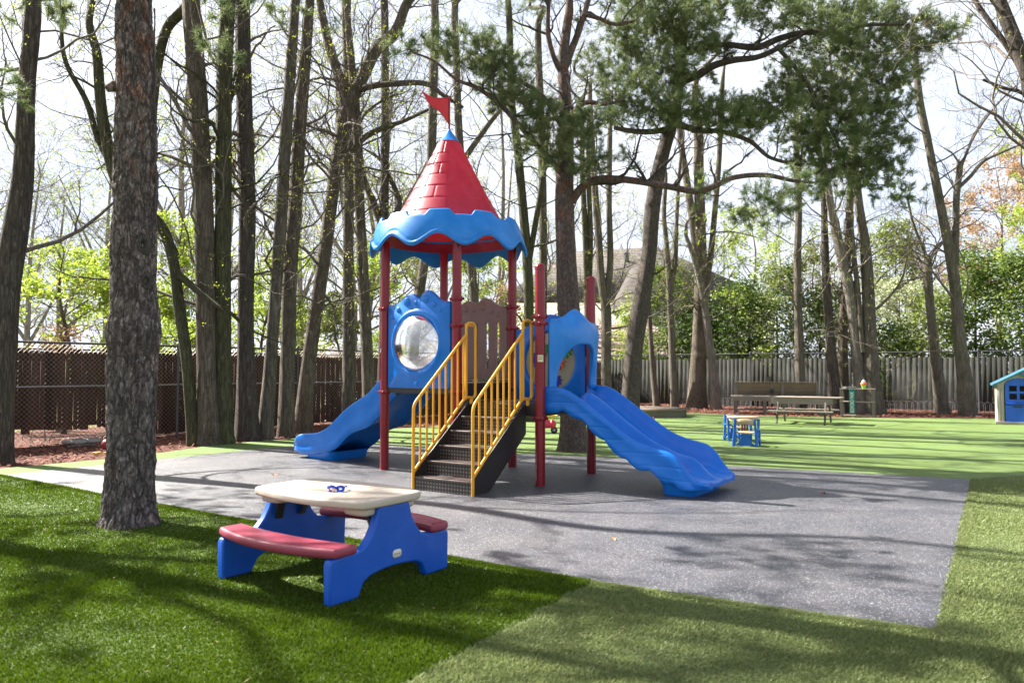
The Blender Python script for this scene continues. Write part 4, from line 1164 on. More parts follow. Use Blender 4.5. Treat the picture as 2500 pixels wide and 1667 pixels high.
T('leaning trunk that forks in a wide Y left of the tower roof', [(738, 1057, 46), (752, 900, 36), (773, 750, 33), (795, 600, 32), (818, 430, 32), (840, 300, 34), (850, 262, 34), (880, 200, 30), (920, 120, 30), (965, 80, 26), (1000, 0, 22)], (738, 1057), None, 'brown', 11, 26, 8, forks=[([(846, 275, 30), (828, 190, 24), (800, 100, 22), (780, 0, 18), (765, -80, 14)],), ([(865, 225, 18), (900, 212, 16), (960, 205, 15), (1040, 205, 13), (1085, 235, 10), (1130, 262, 7)], [0, -.2, -.4, -.6, -.8, -1.0]), ([(866, 370, 16), (885, 340, 15), (930, 315, 13), (985, 296, 10), (1045, 268, 7)], [0, -.3, -.5, -.7, -1.0])], wig=.28)
T('grey upright trunk directly right of the forked tree', [(852, 1040, 38), (852, 900, 32), (850, 700, 27), (851, 450, 26), (849, 150, 24), (846, 0, 22)], (852, 1040), 17.2, 'grey', 13, 20, 9)
T('slightly bowed trunk with peeling bark, left of the playset post', [(905, 1040, 36), (898, 900, 30), (888, 700, 28), (878, 500, 25), (872, 320, 24), (862, 200, 20), (850, 60, 16)], (905, 1040), 16.8, 'brown', 12, 20, 10)
T('dark thin trunk passing behind the left red post', [(930, 1030, 30), (936, 850, 24), (938, 600, 22), (940, 300, 20), (938, 0, 19)], None, 18.5, 'dark', 13, 20, 11, forks=[([(936, 560, 18), (905, 480, 16), (880, 420, 14)],), ([(938, 560, 16), (975, 500, 14), (950, 430, 10)],)])
T('bare trunk rising behind the left half of the cone roof', [(1000, 1030, 28), (1015, 800, 24), (1040, 600, 23), (1052, 400, 22), (1058, 200, 22), (1060, 0, 20)], None, 19.5, 'grey', 13, 20, 12)
T('bare trunk rising behind the right side of the roof tip', [(1180, 1020, 26), (1165, 800, 22), (1140, 550, 21), (1122, 350, 20), (1114, 150, 18), (1112, 0, 17)], None, 20.5, 'grey', 13, 20, 13, forks=[([(1126, 400, 14), (1160, 350, 14), (1200, 295, 12), (1240, 250, 9)],)])
T('mossy trunk leaning left, just right of the tower roof', [(1292, 1020, 28), (1292, 850, 25), (1288, 650, 24), (1276, 500, 22), (1262, 350, 20), (1250, 260, 18), (1240, 0, 15)], None, 20.0, 'moss', 12, 20, 14, forks=[([(1292, 640, 14), (1305, 560, 14), (1318, 480, 13), (1330, 400, 12)],)])
T('dark straight trunk between the roof and the central pine', [(1322, 1015, 24), (1325, 800, 20), (1326, 550, 19), (1321, 300, 19), (1314, 60, 16)], None, 21.5, 'brown', 12.5, 18, 15)
# --- middle / back right
T('thin mossy double stem just right of the central pine', [(1432, 1000, 18), (1434, 800, 15), (1430, 600, 15), (1422, 420, 13), (1420, 280, 12)], None, 27.0, 'moss', 12, 16, 16, forks=[([(1434, 760, 13), (1442, 600, 13), (1437, 420, 12), (1440, 260, 10)],)])
T('grey trunk splitting into two upright stems by the slide post', [(1484, 1000, 27), (1480, 900, 25), (1480, 760, 25), (1470, 700, 20), (1460, 560, 18), (1450, 430, 16), (1440, 250, 13)], None, 24.0, 'grey', 12, 18, 17, forks=[([(1480, 740, 19), (1490, 640, 16), (1487, 500, 14), (1489, 330, 13)],)])
T('thin slanting sapling trunk in front of the chain link', [(1603, 988, 17), (1594, 900, 14), (1588, 820, 12), (1582, 700, 10), (1578, 600, 8)], (1603, 988), 27.5, 'grey', 6, 8, 18, zmin=3)
T('slender grey tree forking in a V right of the leaning pine', [(1647, 995, 20), (1643, 900, 18), (1638, 780, 16), (1634, 700, 14), (1628, 600, 12), (1621, 530, 11), (1625, 420, 8)], (1647, 995), 26.5, 'grey', 9, 14, 19, forks=[([(1636, 710, 13), (1648, 640, 12), (1652, 540, 10), (1658, 430, 8), (1664, 360, 6)],)])
T('thick upright trunk beside the bone pale trunk', [(1700, 996, 50), (1703, 920, 40), (1708, 800, 33), (1711, 680, 30), (1710, 550, 26), (1706, 420, 25), (1704, 300, 22)], (1700, 996), None, 'brown', 13, 20, 20, forks=[([(1709, 680, 20), (1694, 560, 19), (1678, 450, 18), (1664, 360, 16), (1656, 260, 14)],), ([(1712, 760, 18), (1733, 640, 15), (1745, 520, 14), (1755, 400, 13), (1763, 220, 12)],)])
T('bone pale slanting trunk with yellow leaves halfway up', [(1749, 998, 27), (1743, 920, 22), (1730, 820, 19), (1716, 720, 17), (1700, 650, 14), (1684, 600, 11)], (1749, 998), None, 'pale', 7, 6, 21, leaf=L_YG, nleaf=260, lsize=.04, zmin=3)
T('straight pale-grey trunk standing behind the mud kitchen', [(1955, 1005, 27), (1953, 900, 24), (1950, 800, 20), (1947, 650, 18), (1950, 500, 16), (1943, 350, 14), (1941, 250, 13)], (1955, 1005), 24.2, 'grey', 12, 16, 22)
T('dark trunk at the left edge of the wooden shelf', [(2045, 1005, 36), (2036, 930, 28), (2026, 820, 22), (2018, 700, 19), (2013, 560, 16), (2010, 440, 14)], (2045, 1005), 24.3, 'dark', 12, 14, 23)
T('dark slim trunk behind the green street sign', [(2062, 1005, 28), (2058, 900, 25), (2060, 750, 21), (2070, 600, 18), (2076, 480, 17), (2082, 350, 14)], (2062, 1005), 24.6, 'brown', 12, 14, 24)
T('pale swaying trunk right behind the wooden shelf', [(2106, 1006, 32), (2098, 920, 29), (2088, 820, 27), (2076, 720, 27), (2058, 640, 24), (2042, 570, 22), (2028, 500, 18), (2018, 430, 15)], (2106, 1006), 23.9, 'pale', 11, 14, 25)
T('thick ridged trunk behind the toy on the shelf', [(2136, 1008, 48), (2128, 920, 36), (2124, 820, 31), (2118, 680, 28), (2112, 600, 25), (2097, 500, 20), (2088, 400, 17)], (2136, 1008), 23.7, 'grey', 12, 16, 26, forks=[([(2150, 1006, 20), (2141, 960, 16), (2130, 900, 14)],), ([(2106, 860, 12), (2095, 720, 12), (2085, 620, 11), (2080, 560, 9)],)])
T('snapped trunk with a small broken crown left of the playhouse', [(2300, 1010, 34), (2290, 920, 27), (2278, 820, 21), (2268, 720, 19), (2264, 660, 22), (2266, 625, 16)], (2300, 1010), 24.0, 'grey', 0, 12, 27, forks=[([(2264, 640, 9), (2250, 600, 8), (2228, 540, 6), (2215, 480, 5)],), ([(2268, 640, 8), (2290, 600, 7), (2300, 590, 5)],)], zmin=4)
T('trunk with a round knot at its foot, nearest the playhouse', [(2364, 1014, 42), (2355, 930, 34), (2342, 820, 28), (2332, 700, 25), (2320, 620, 24), (2304, 540, 21), (2286, 450, 19), (2264, 340, 18), (2246, 250, 17), (2236, 150, 14)], (2364, 1014), None, 'grey', 11, 18, 28, forks=[([(2330, 660, 18), (2334, 560, 16), (2336, 470, 15), (2345, 400, 12), (2340, 395, 6)],), ([(2338, 460, 10), (2370, 430, 9), (2400, 395, 8), (2440, 375, 6), (2500, 350, 5)], [0, -.1, -.2, -.3, -.4]), ([(2345, 410, 7), (2380, 330, 6), (2430, 260, 5), (2480, 210, 4)], [0, .1, .2, .3])], leaf=L_OL)
# big tree outside on the right whose dark limbs reach into the picture
T('big dark limb reaching in at the top right corner', [(2640, 1180, 60), (2630, 900, 52), (2590, 500, 46), (2540, 280, 40), (2505, 170, 34), (2470, 80, 32), (2440, 0, 28), (2425, -60, 24)], None, 11.5, 'dark', 8.5, 26, 29, forks=[([(2520, 220, 16), (2470, 130, 14), (2420, 60, 13), (2380, 0, 11), (2360, -50, 9)], [0, .2, .3, .4, .5]), ([(2560, 330, 12), (2500, 230, 10), (2450, 215, 8), (2400, 195, 6)], [0, .2, .3, .4])], nleaf=300, zmin=3.5)

# --- the near pine: real bark plates
def near_pine():
    Y = G(318, 1283)[1]
    px = [(318, 1290, 124), (317, 1230, 116), (319, 1150, 108), (322, 1000, 109), (324, 880, 112), (326, 830, 122), (326, 800, 120), (328, 760, 107), (326, 640, 103), (329, 520, 100), (331, 460, 104), (331, 400, 97), (332, 250, 94), (330, 120, 86), (328, 0, 80)]
    pts = px2w(px, Y); pts[0][2] = -.03
    root = thing('pine_tree', (pts[0][0], Y, 0), 'huge near pine trunk with scaly bark standing in dark turf', 'tree')
    p1 = pts[-1]
    for i in range(1, 7): pts.append([p1[0] + .06 * i * sin(i), p1[1] + .1 * i * cos(i * 2), p1[2] + 1.15 * i, p1[3] * (1 - .13 * i)])
    c = catmull(pts, 620); C, R = c[:, :3], c[:, 3]; sides = 220
    a = np.arange(sides) * 2 * pi / sides
    Gd = np.zeros((len(C), sides, 3)); 
    for i in range(len(C)):
        z = C[i, 2]; R0 = R[i]
        fl = 1 + .20 * math.exp(-max(z, 0) / .10)
        for j in range(sides):
            ca, sa = cos(a[j]), sin(a[j])
            if z < 5.6:
                p = Vector((ca * 1.15, sa * 1.15, z * 1.9)); wv = noise.noise_vector(p * 3.1) * .5 + noise.noise_vector(p * 9) * .16
                q = p * 4.6 + wv * 1.5; q.z *= .55
                d_, _ = noise.voronoi(q); e = d_[1] - d_[0]
                lv = noise.noise(p * 2.3)
                h_ = .013 * min(1, e * 4.5) + .016 * lv + .008 * noise.noise(p * 12) + .006 * noise.noise(p * 25)
            else: h_ = .01 * sin(a[j] * 7)
            rr = R0 * fl * (1 + .07 * cos(5 * a[j] + 1) * math.exp(-max(z, 0) / .25)) - .014 + h_
            Gd[i, j] = (C[i, 0] + rr * ca, C[i, 1] + rr * sa, z)
    # knots: two stubs facing the camera and two swellings
    mb = MB(); mb.grid(Gd, closev=True)
    m = bark('near_pine_bark', (.130, .110, .106), (.380, .325, .300), (.38, .150, .075), (.50, .66), .75, 1.0, zorange=(2.4, 3.9), plates=True, crack=.32)
    tr = mb.build('trunk', m, root, smooth=180)
    def knot(px_, py_, r0):
        q = at(px_, py_, Y); cdir = unit(np.array([-q[0], -q[1], 0])); 
        k = min(range(len(C)), key=lambda i: abs(C[i, 2] - q[2])); side = np.array([cdir[1], -cdir[0], 0])
        off = ((q - C[k]) @ side); out_ = sqrt(max(.01, R[k] ** 2 - off ** 2)); c0 = C[k] + side * off + cdir * (out_ - .01)
        b = MB(); M_ = np.stack([side, np.array([0, 0, 1.]), cdir], 1)
        b.lathe([(r0 * 1.9, -.02), (r0 * 1.55, .012), (r0 * 1.15, .034), (r0 * .9, .038), (r0 * .6, .016), (.001, .0)], c0, 18, caps=False, M=M_ @ np.diag([.8, 1.25, 1]))
        b.build('branch_knot', bark('knot_bark%d' % int(py_), (.05, .045, .04), (.12, .11, .095), bump=.6), tr, smooth=180)
    knot(350, 605, .045); knot(357, 690, .040)
    q = at(285, 218, Y); b = MB(); cc_ = C[min(range(len(C)), key=lambda i: abs(C[i, 2] - q[2]))]
    b.tube([cc_, (q[0] - .0, q[1] - .05, q[2] + .01), (q[0] - .05, q[1] - .08, q[2] - .03)], [.07, .05, .03], 12); b.build('branch_stub', m, root, smooth=60)
    return root, C, R, Y
NP, NPC, NPR, NPY = near_pine()

# --- needles
def needle_tufts(mb, C, D, r, m=22, ln=.085, w=.0022):
    n = len(C); Dn = np.repeat(D, m, axis=0); Cn = np.repeat(C, m, axis=0) + Dn * r.uniform(-.05, .03, (n * m, 1))
    d = unit(Dn * .55 + unit(r.normal(size=(n * m, 3)))); L = (ln * r.uniform(.7, 1.15, n * m))[:, None]
    s = unit(np.cross(d, r.normal(size=(n * m, 3)))) * w
    V = np.stack([Cn - s, Cn + s, Cn + d * L], 1).reshape(-1, 3); mb.tris(V, np.arange(3 * n * m).reshape(-1, 3))
def pads(root, plist, r, dens=1.0, m=22, w=.0022, ln=.085, droop=0.0, nb_scale=1.0, name='needle_pad', sprig=7):
    tw = MB(); nd = MB()
    for c, rad, dn in plist:
        c = np.array(c); rad = np.array(rad); vol = rad[0] * rad[2]
        nb = max(4, int(46 * vol * 3.0 * dn * dens * nb_scale) + 3)
        off = r.normal(size=(nb, 3)) * .42; off /= np.maximum(1, np.linalg.norm(off, axis=1, keepdims=True))
        S0 = c + off * rad * .85
        D = unit(off * np.array([1, 1, .5]) + r.normal(size=(nb, 3)) * .45 + np.array([0, 0, .15 - droop])); L = r.uniform(.25, .6, nb) * (rad[0] ** .5)
        P, R, _ = grow(S0, D, L, np.full(nb, .006), 6, .16, .04, r, .5); tubes(tw, P, R, 3)
        Sk, Dk, Rk, _, _ = kids(P, R, sprig, .2, 1, r, .8, .12)
        P2, R2, dd = grow(Sk, Dk, np.repeat(L, sprig) * r.uniform(.15, .4, len(Sk)), np.full(len(Sk), .003), 2, .12, .05, r, .7); tubes(tw, P2, R2, 3)
        needle_tufts(nd, P2[:, -1], dd, r, m, ln, w); needle_tufts(nd, P2[:, 1], dd, r, m // 2, ln, w)
        needle_tufts(nd, P[:, -1], unit(P[:, -1] - P[:, -2]), r, m, ln, w)
    tw.build('twigs', BARKS['dark'], root, smooth=None); nd.build('needles', L_ND, root, smooth=None)
def pxpad(x, y, rx, ry, Y, dn=1.0, dep=1.0, r=None):
    q = at(x, y, Y); k = Y / FP; return (q, (rx * k, max(rx, ry) * k * dep, ry * k), dn)

def pine(label, px, Y, top, limbs, padl, seed, barkk='pine', twign=16, dens=1.0, m=22, w=.0026, above=(), sides=36, zbase=True, nb=10):
    r = np.random.default_rng(seed); pts = px2w(px, Y); pts[0][2] = -.03
    root = thing('pine_tree', (pts[0][0], Y, 0), label, 'tree', None)
    p1 = pts[-1]; 
    n_ = 4
    for i in range(1, n_ + 1): pts.append([p1[0] + r.normal() * .12, p1[1] + r.normal() * .12, p1[2] + (top - p1[2]) * i / n_, p1[3] * (1 - .8 * i / n_)])
    mb = MB(); C, R = trunkmesh(mb, pts, sides, seed, .045, .05, .22, 9, 5)
    mb.build('trunk', BARKS[barkk], root, smooth=180)
    mb = MB(); tw = MB()
    for L in limbs:
        lp_ = px2w(L[0], Y, L[1]); c_, r_ = trunkmesh(mb, lp_, 12, seed + 3, .06, .07, 0, 4, 2)
        skeleton(tw, c_, r_, r, L[2] if len(L) > 2 else 8, -9, (.4, 1.3), 4, 4, .5, -.02, .0028, .25)
    skeleton(tw, C, R, r, nb, 3.2, (.5, 1.8), 4, 4, .18, -.01, .0028, .28)
    mb.build('limbs', BARKS[barkk], root, smooth=180); tw.build('bare_twigs', BARKS['dark'], root, smooth=None)
    pads(root, padl + list(above), r, dens, m, w)
    return root
def rpads(cx, cy, z0, z1, rad, n, seed, dn=.5, pr=.75):
    r = np.random.default_rng(seed); o = []
    for _ in range(n):
        a = r.uniform(0, 2 * pi); z = r.uniform(z0, z1); q = r.uniform(.25, 1) * rad * (1 - .45 * (z - z0) / (z1 - z0 + .01))
        o.append(((cx + q * cos(a), cy + q * sin(a), z), (pr, pr, pr * .42), dn))
    return o
PC = [(r_[0], r_[1]) for r_ in ((0, 0),)]
YC = G(1402, 1100)[1]
C17 = [(1402, 1104, 74), (1400, 1040, 62), (1396, 950, 58), (1391, 800, 56), (1385, 690, 51), (1381, 600, 47), (1378, 500, 45), (1379, 400, 42), (1382, 300, 36), (1377, 200, 29), (1374, 150, 26), (1385, 60, 22), (1390, 0, 18)]
limbs17 = [
 ([(1396, 492, 20), (1418, 460, 21), (1450, 441, 20), (1500, 437, 18), (1560, 443, 17), (1630, 455, 16), (1700, 467, 16), (1735, 458, 15), (1790, 434, 13), (1870, 428, 12), (1940, 442, 9), (1990, 446, 6)], [0, -.1, -.2, -.4, -.5, -.6, -.6, -.6, -.6, -.5, -.5, -.4], 14),
 ([(1374, 175, 22), (1392, 130, 18), (1412, 80, 16), (1425, 40, 14), (1440, -10, 12)], [0, 0, 0, 0, .1], 5),
 ([(1370, 175, 18), (1352, 140, 13), (1338, 80, 12), (1340, 0, 10), (1345, -40, 9)], [0, -.1, -.1, -.1, -.1], 5),
 ([(1366, 420, 17), (1340, 385, 14), (1305, 350, 12), (1262, 300, 12), (1220, 255, 11), (1165, 215, 10), (1115, 195, 8), (1060, 150, 6), (1000, 125, 4)], [0, -.3, -.5, -.7, -.8, -.9, -1, -1.1, -1.2], 12),
 ([(1372, 310, 14), (1325, 235, 12), (1280, 205, 10), (1235, 180, 8), (1160, 140, 6)], [0, -.2, -.4, -.5, -.7], 8),
 ([(1394, 300, 16), (1410, 265, 14), (1435, 250, 12), (1475, 255, 9), (1520, 245, 6)], [0, -.3, -.5, -.7, -.9], 8),
 ([(1425, 36, 11), (1460, 45, 10), (1500, 60, 9), (1550, 52, 7)], [0, -.1, -.2, -.3], 4),
]
pad17 = [pxpad(x, y, rx, ry, YC - .6, dn) for x, y, rx, ry, dn in (
 (985, 118, 42, 14, .7), (1060, 112, 52, 18, 1.0), (1130, 118, 60, 24, 1.1), (1190, 135, 62, 30, 1.2), (1110, 150, 50, 20, .7), (1240, 165, 55, 32, 1.2), (1215, 205, 55, 24, 1.0), (1170, 190, 50, 14, .6),
 (1265, 250, 62, 24, 1.2), (1320, 270, 50, 30, 1.2), (1240, 262, 42, 16, .8), (1345, 305, 52, 26, 1.1), (1330, 345, 60, 24, 1.1), (1400, 320, 62, 26, 1.2), (1385, 370, 55, 24, .9), (1450, 310, 52, 24, 1.1), (1300, 335, 40, 16, .7), (1350, 400, 40, 20, .6),
 (1460, 390, 42, 26, .45), (1500, 400, 40, 26, .35), (1420, 420, 30, 20, .3),
 (1740, 478, 55, 22, .35), (1830, 500, 65, 22, .45), (1870, 535, 55, 24, .55), (1800, 525, 45, 16, .35), (1905, 485, 52, 26, .55), (1950, 500, 42, 20, .4), (1960, 455, 42, 20, .5))]
pine('central pine with flaky orange bark behind the slide deck', C17, YC, 11.5, limbs17, pad17, 41, dens=2.0, w=.0030, above=rpads(at(1385, 0, YC)[0], YC, 8.2, 11.5, 2.6, 14, 5, .15))
YP = 17.6
C19 = [(1536, 1045, 52), (1540, 960, 43), (1548, 850, 41), (1560, 770, 43), (1574, 690, 40), (1586, 610, 36), (1590, 540, 38), (1602, 450, 36), (1620, 370, 33), (1640, 300, 31), (1655, 220, 28), (1664, 130, 26), (1668, 0, 22)]
limbs19 = [
 ([(1658, 200, 22), (1700, 185, 20), (1745, 160, 18), (1790, 148, 16), (1850, 140, 14), (1900, 118, 12), (1960, 85, 9)], [0, -.3, -.5, -.7, -.8, -.9, -1], 10),
 ([(1664, 130, 18), (1760, 110, 14), (1850, 116, 17), (1900, 96, 16), (1960, 80, 14), (2030, 80, 12), (2120, 62, 9), (2220, 60, 6)], [0, -.4, -.6, -.8, -.9, -1, -1.1, -1.2], 12),
 ([(1646, 300, 16), (1690, 315, 15), (1740, 322, 13), (1560, 318, 12)][:3], [0, -.3, -.5], 6),
 ([(1636, 315, 14), (1580, 322, 14), (1530, 318, 12), (1500, 312, 10)], [0, -.4, -.6, -.7], 6),
 ([(1690, 320, 12), (1760, 322, 12), (1830, 345, 11), (1880, 385, 9), (1960, 405, 7)], [-.3, -.5, -.6, -.7, -.8], 8),
 ([(1900, 118, 10), (1960, 190, 9), (2000, 260, 8), (2040, 340, 7), (2070, 420, 5)], [-.9, -1, -1, -1, -1], 8),
]
pad19 = [pxpad(x, y, rx, ry, YP - (.7 + .5 * sin(x * .05)), dn) for x, y, rx, ry, dn in (
 (1560, 20, 70, 32, 1.1), (1640, 30, 75, 34, 1.1), (1730, 30, 75, 36, 1.1), (1820, 20, 70, 30, 1.0), (1530, 75, 70, 30, 1.0), (1610, 95, 75, 36, 1.2), (1700, 95, 70, 34, 1.1), (1500, 125, 50, 22, .8), (1570, 155, 65, 30, 1.1), (1650, 165, 60, 30, 1.0), (1740, 120, 55, 26, .8),
 (1480, 185, 52, 22, .9), (1540, 215, 70, 28, 1.1), (1620, 225, 66, 30, 1.0), (1500, 260, 66, 26, 1.0), (1580, 280, 70, 26, 1.1), (1660, 275, 60, 28, 1.1), (1735, 265, 55, 26, 1.0), (1790, 280, 60, 28, 1.2), (1850, 285, 60, 30, 1.2), (1720, 200, 30, 20, .4), (1440, 150, 30, 16, .5), (1840, 320, 50, 18, 1.0), (1780, 310, 46, 16, .9),
 (1900, 40, 66, 30, .9), (1970, 40, 70, 34, 1.0), (2050, 50, 75, 36, 1.1), (2130, 40, 72, 34, 1.0), (2210, 70, 66, 28, 1.0), (2280, 85, 60, 26, .9), (2330, 70, 34, 14, .5), (2040, 110, 75, 34, 1.0), (2120, 110, 72, 36, 1.0), (2200, 125, 60, 28, .9), (2270, 115, 46, 18, .6),
 (1950, 130, 55, 24, .5), (2080, 165, 62, 30, .8), (2160, 175, 60, 30, .9), (2230, 180, 34, 24, .5), (1930, 200, 60, 30, 1.0), (1990, 215, 66, 34, .9), (2060, 220, 60, 30, .9), (2140, 225, 62, 32, .9), (2210, 215, 40, 26, .5),
 (1900, 255, 62, 30, 1.1), (1970, 270, 64, 32, 1.0), (2050, 280, 64, 34, 1.0), (2130, 280, 60, 34, 1.0), (2200, 270, 40, 26, .6), (1960, 330, 62, 32, 1.1), (2040, 340, 64, 34, 1.0), (2120, 340, 60, 34, 1.1), (2185, 340, 42, 30, .7),
 (1990, 395, 60, 30, 1.1), (2060, 405, 62, 32, 1.1), (2130, 400, 58, 32, 1.0), (2190, 410, 40, 26, .6), (2000, 445, 46, 22, .8), (2080, 455, 56, 18, .6), (2150, 450, 52, 24, .7), (2215, 470, 40, 18, .5), (2180, 480, 30, 14, .4))]
pine('leaning pine whose dense needle boughs fill the upper right', C19, YP, 13.0, limbs19, pad19, 42, barkk='pinegrey', dens=2.2, m=20, w=.0038, above=rpads(at(1690, 0, YP)[0] + 1.2, YP - .5, 10.2, 13.0, 3.6, 16, 6, .15, .9))
# crown of the near pine, above and at the top edge of the picture
rr_ = np.random.default_rng(77)
k9 = lambda z: min(range(len(NPC)), key=lambda i: abs(NPC[i, 2] - z))
mb = MB(); lb = MB()
for i in range(17):
    z = rr_.uniform(5.4, 11); k = k9(z); a = rr_.uniform(0, 2 * pi); L = rr_.uniform(2.2, 4.2) * (1 - .06 * (z - 5))
    P, R, _ = grow(NPC[k][None], np.array([[cos(a), sin(a), .25]]), np.array([L]), np.array([.055]), 10, .12, -.01, rr_, .25)
    tubes(lb, P, R, 8); S0, D_, R_, _, _ = kids(P, R, 12, .2, 1, rr_, .9, 0.); P2, R2, _ = grow(S0, D_, rr_.uniform(.5, 1.4, 12), R_ * .5, 6, .2, -.02, rr_, .3); tubes(mb, P2, R2, 4)
    S0, D_, R_, _, _ = kids(P2, R2, 6, .2, 1, rr_, .9, 0.); P3, R3, _ = grow(S0, D_, rr_.uniform(.2, .6, len(S0)), np.maximum(R_ * .5, .003), 4, .2, -.02, rr_, .4); tubes(mb, P3, R3, 3)
lb.build('limbs', BARKS['pine'], NP, smooth=180); mb.build('bare_twigs', BARKS['dark'], NP, smooth=None)
np_pads = rpads(NPC[0, 0], NPY, 6.3, 11.5, 3.9, 25, 18, .55, .75)
np_pads += [pxpad(x, y, rx, ry, Y_, dn) for x, y, rx, ry, Y_, dn in ((150, 20, 40, 16, 7.6, .5), (120, 55, 30, 12, 8.2, .3), (480, 100, 46, 18, 8.0, .35), (560, 130, 40, 18, 8.6, .35), (520, 20, 50, 14, 8.0, .4), (700, 30, 50, 16, 8.4, .35), (260, -25, 60, 14, 7.0, .6), (800, -10, 70, 14, 8.4, .6), (600, -20, 80, 14, 8.0, .6))]
pads(NP, np_pads, rr_, 1.0, 18, .0030, .085)
# cord hanging beside the near pine
mb = MB(); q0, q1 = at(377, 20, NPY - .02), at(381, 565, NPY - .02)
P = [(q0[0] + .004 * sin(k * .9) + (q1[0] - q0[0]) * k / 30, q0[1] + .004 * cos(k * 1.3), q0[2] + (q1[2] - q0[2]) * k / 30) for k in range(31)]
mb.tube(P, .006, 6); o = mb.build('rope', simple('dark_cord', (.06, .055, .06), .8), smooth=60, org=P[-1]); tag(o, 'thin dark cord hanging straight down beside the near pine trunk', 'rope')

# pine standing just outside the picture on the left: its needles show at the left edge and it shades the turf
r = np.random.default_rng(91)
LPX, LPY = -9.3, 8.6
rt = thing('pine_tree', (LPX, LPY, 0), 'pine at the far left edge, only dark blue-green needle tips showing', 'tree')
mb = MB(); C, R = trunkmesh(mb, [[LPX, LPY, -.03, .22], [LPX + .05, LPY, 3, .18], [LPX - .05, LPY, 7, .13], [LPX, LPY, 12, .03]], 24, 91); mb.build('trunk', BARKS['pine'], rt, smooth=180)
mb = MB(); skeleton(mb, C, R, r, 20, 3.6, (1.4, 3.0), 5, 4, .4, 0.0, .004); mb.build('branches', BARKS['dark'], rt, smooth=None)
pads(rt, rpads(LPX, LPY, 4.8, 12, 3.2, 20, 92, .6, .8) + [pxpad(18, 215, 32, 26, 9.4, 1.0), pxpad(-30, 225, 50, 30, 9.4, 1.0), pxpad(10, 25, 30, 20, 9.4, .4)], r, 1.0, 18, .0032)

# ---------------------------------------------------------------- background trees and shrubs behind the fences
def bush(name, label, cat, px, top, w, Y, leafm, n, lsize, seed, airy=0.0, group=None, cone=False, zlow=.0, white=None, stem='brown'):
    r = np.random.default_rng(seed); sl = np.array([(px - 1250) / FP, 1.0])
    for p_, d_ in ((LF0[:2], ld_), (RF0[:2], rd_)):
        yf = np.cross(p_, d_) / np.cross(sl, d_)
        if 5 < yf < 40 and ((px < 1480 and p_[0] < 0) or (px >= 1480 and p_[0] > 0)): Y = max(Y, yf + min(1.6, w / 2 * Y / FP) + .9)
    x = (px - 1250) / FP * Y; zt = at(px, top, Y)[2]; rad = w / 2 * Y / FP
    root = thing(name, (x, Y, 0), label, cat, group)
    mb = MB(); pts = [[x, Y, -.03, .05 + .02 * rad], [x + r.normal() * .1, Y, zt * .4, .045], [x + r.normal() * .15, Y, zt * .75, .03], [x, Y, zt * .97, .008]]
    C, R = trunkmesh(mb, pts, 10, seed, .05, .2, .2); 
    n = n if airy else int(n * .72)
    if airy: tw = skeleton(mb, C, R, r, 26, max(zlow, .8), (rad * .7, rad * 1.3), 5, 4, .5, .05, .004)
    mb.build('trunk', BARKS[stem], root, smooth=180)
    if airy:
        i = r.integers(0, len(tw), n // 6); j = r.integers(1, tw.shape[1], n // 6); c = np.repeat(tw[i, j], 6, axis=0) + r.normal(size=(n // 6 * 6, 3)) * .09
        keep = c[:, 2] < zt * 1.02; c = c[keep]
    else:
        nc = int(60 + n / 60); t_ = r.random(nc) ** .8; zc = zlow + (zt - zlow) * t_
        env = rad * ((1 - t_) ** .7 if cone else np.sqrt(np.clip(1 - (t_ * 1.0 - .25) ** 2 * 1.4, .05, 1)))
        a = r.uniform(0, 2 * pi, nc); q = env * np.sqrt(r.uniform(.15, 1, nc))
        cc_ = np.stack([x + q * np.cos(a), Y + q * np.sin(a) * .8, zc], 1)
        k = r.integers(0, nc, n); sz = (.16 + .16 * r.random(nc))[k][:, None]
        c = cc_[k] + r.normal(size=(n, 3)) * sz * np.array([1, 1, .7]); c = c[c[:, 2] > .05]
    mb = MB()
    if white is not None:
        mb.cur = 0; f = r.random(len(c)) < .35; leaves(mb, c[~f], lsize, r); mb.cur = 1; leaves(mb, c[f], lsize, r); mb.build('foliage', [leafm, white], root, smooth=None)
    else: leaves(mb, c, lsize, r); mb.build('foliage', leafm, root, smooth=None)
    return root
B = bush
B('maple_tree', 'bright yellow-green young maple beyond the fence between far left trunk and near pine', 'tree', 150, 600, 330, 17.0, L_YG, 7000, .055, 201, airy=1)
B('maple_tree', 'yellow-green young maple showing just right of the near pine', 'tree', 440, 530, 230, 19.5, L_YG, 6000, .055, 202, airy=1)
B('shrub', 'small orange-yellow shrub poking over the brown fence', 'shrub', 160, 800, 120, 16.2, L_OR, 1600, .035, 203, airy=1, zlow=.9)
B('conifer', 'blue-green conifer low between the thin bent tree and paired trunks', 'tree', 450, 720, 110, 24, L_CED, 4200, .06, 204)
B('maple_tree', 'yellow-green maple filling the gap between dark upright and leaning trunks', 'tree', 640, 590, 260, 22, L_YG, 6000, .055, 205, airy=1)
B('shrub', 'olive green shrub over the fence left of the forked tree', 'shrub', 720, 740, 150, 25, L_OL, 4200, .06, 206)
B('shrub', 'light green shrub behind the fence left of the red post', 'shrub', 830, 720, 150, 27, L_OL, 4000, .06, 207, airy=1)
B('maple_tree', 'yellow-green sapling seen behind the bubble panel and tower posts', 'tree', 960, 610, 200, 25, L_YG, 5000, .055, 208, airy=1)
B('maple_tree', 'young leafy tree seen above the brown slotted panel', 'tree', 1170, 620, 230, 28, L_YG, 6000, .055, 209, airy=1)
B('shrub', 'coppery shrub between slotted panel and right tower post', 'shrub', 1215, 690, 110, 30, L_OR, 2200, .05, 210, airy=1)
B('shrub', 'green shrub hidden low behind the stairs and slide deck', 'shrub', 1290, 760, 140, 31, L_OL, 3500, .06, 211)
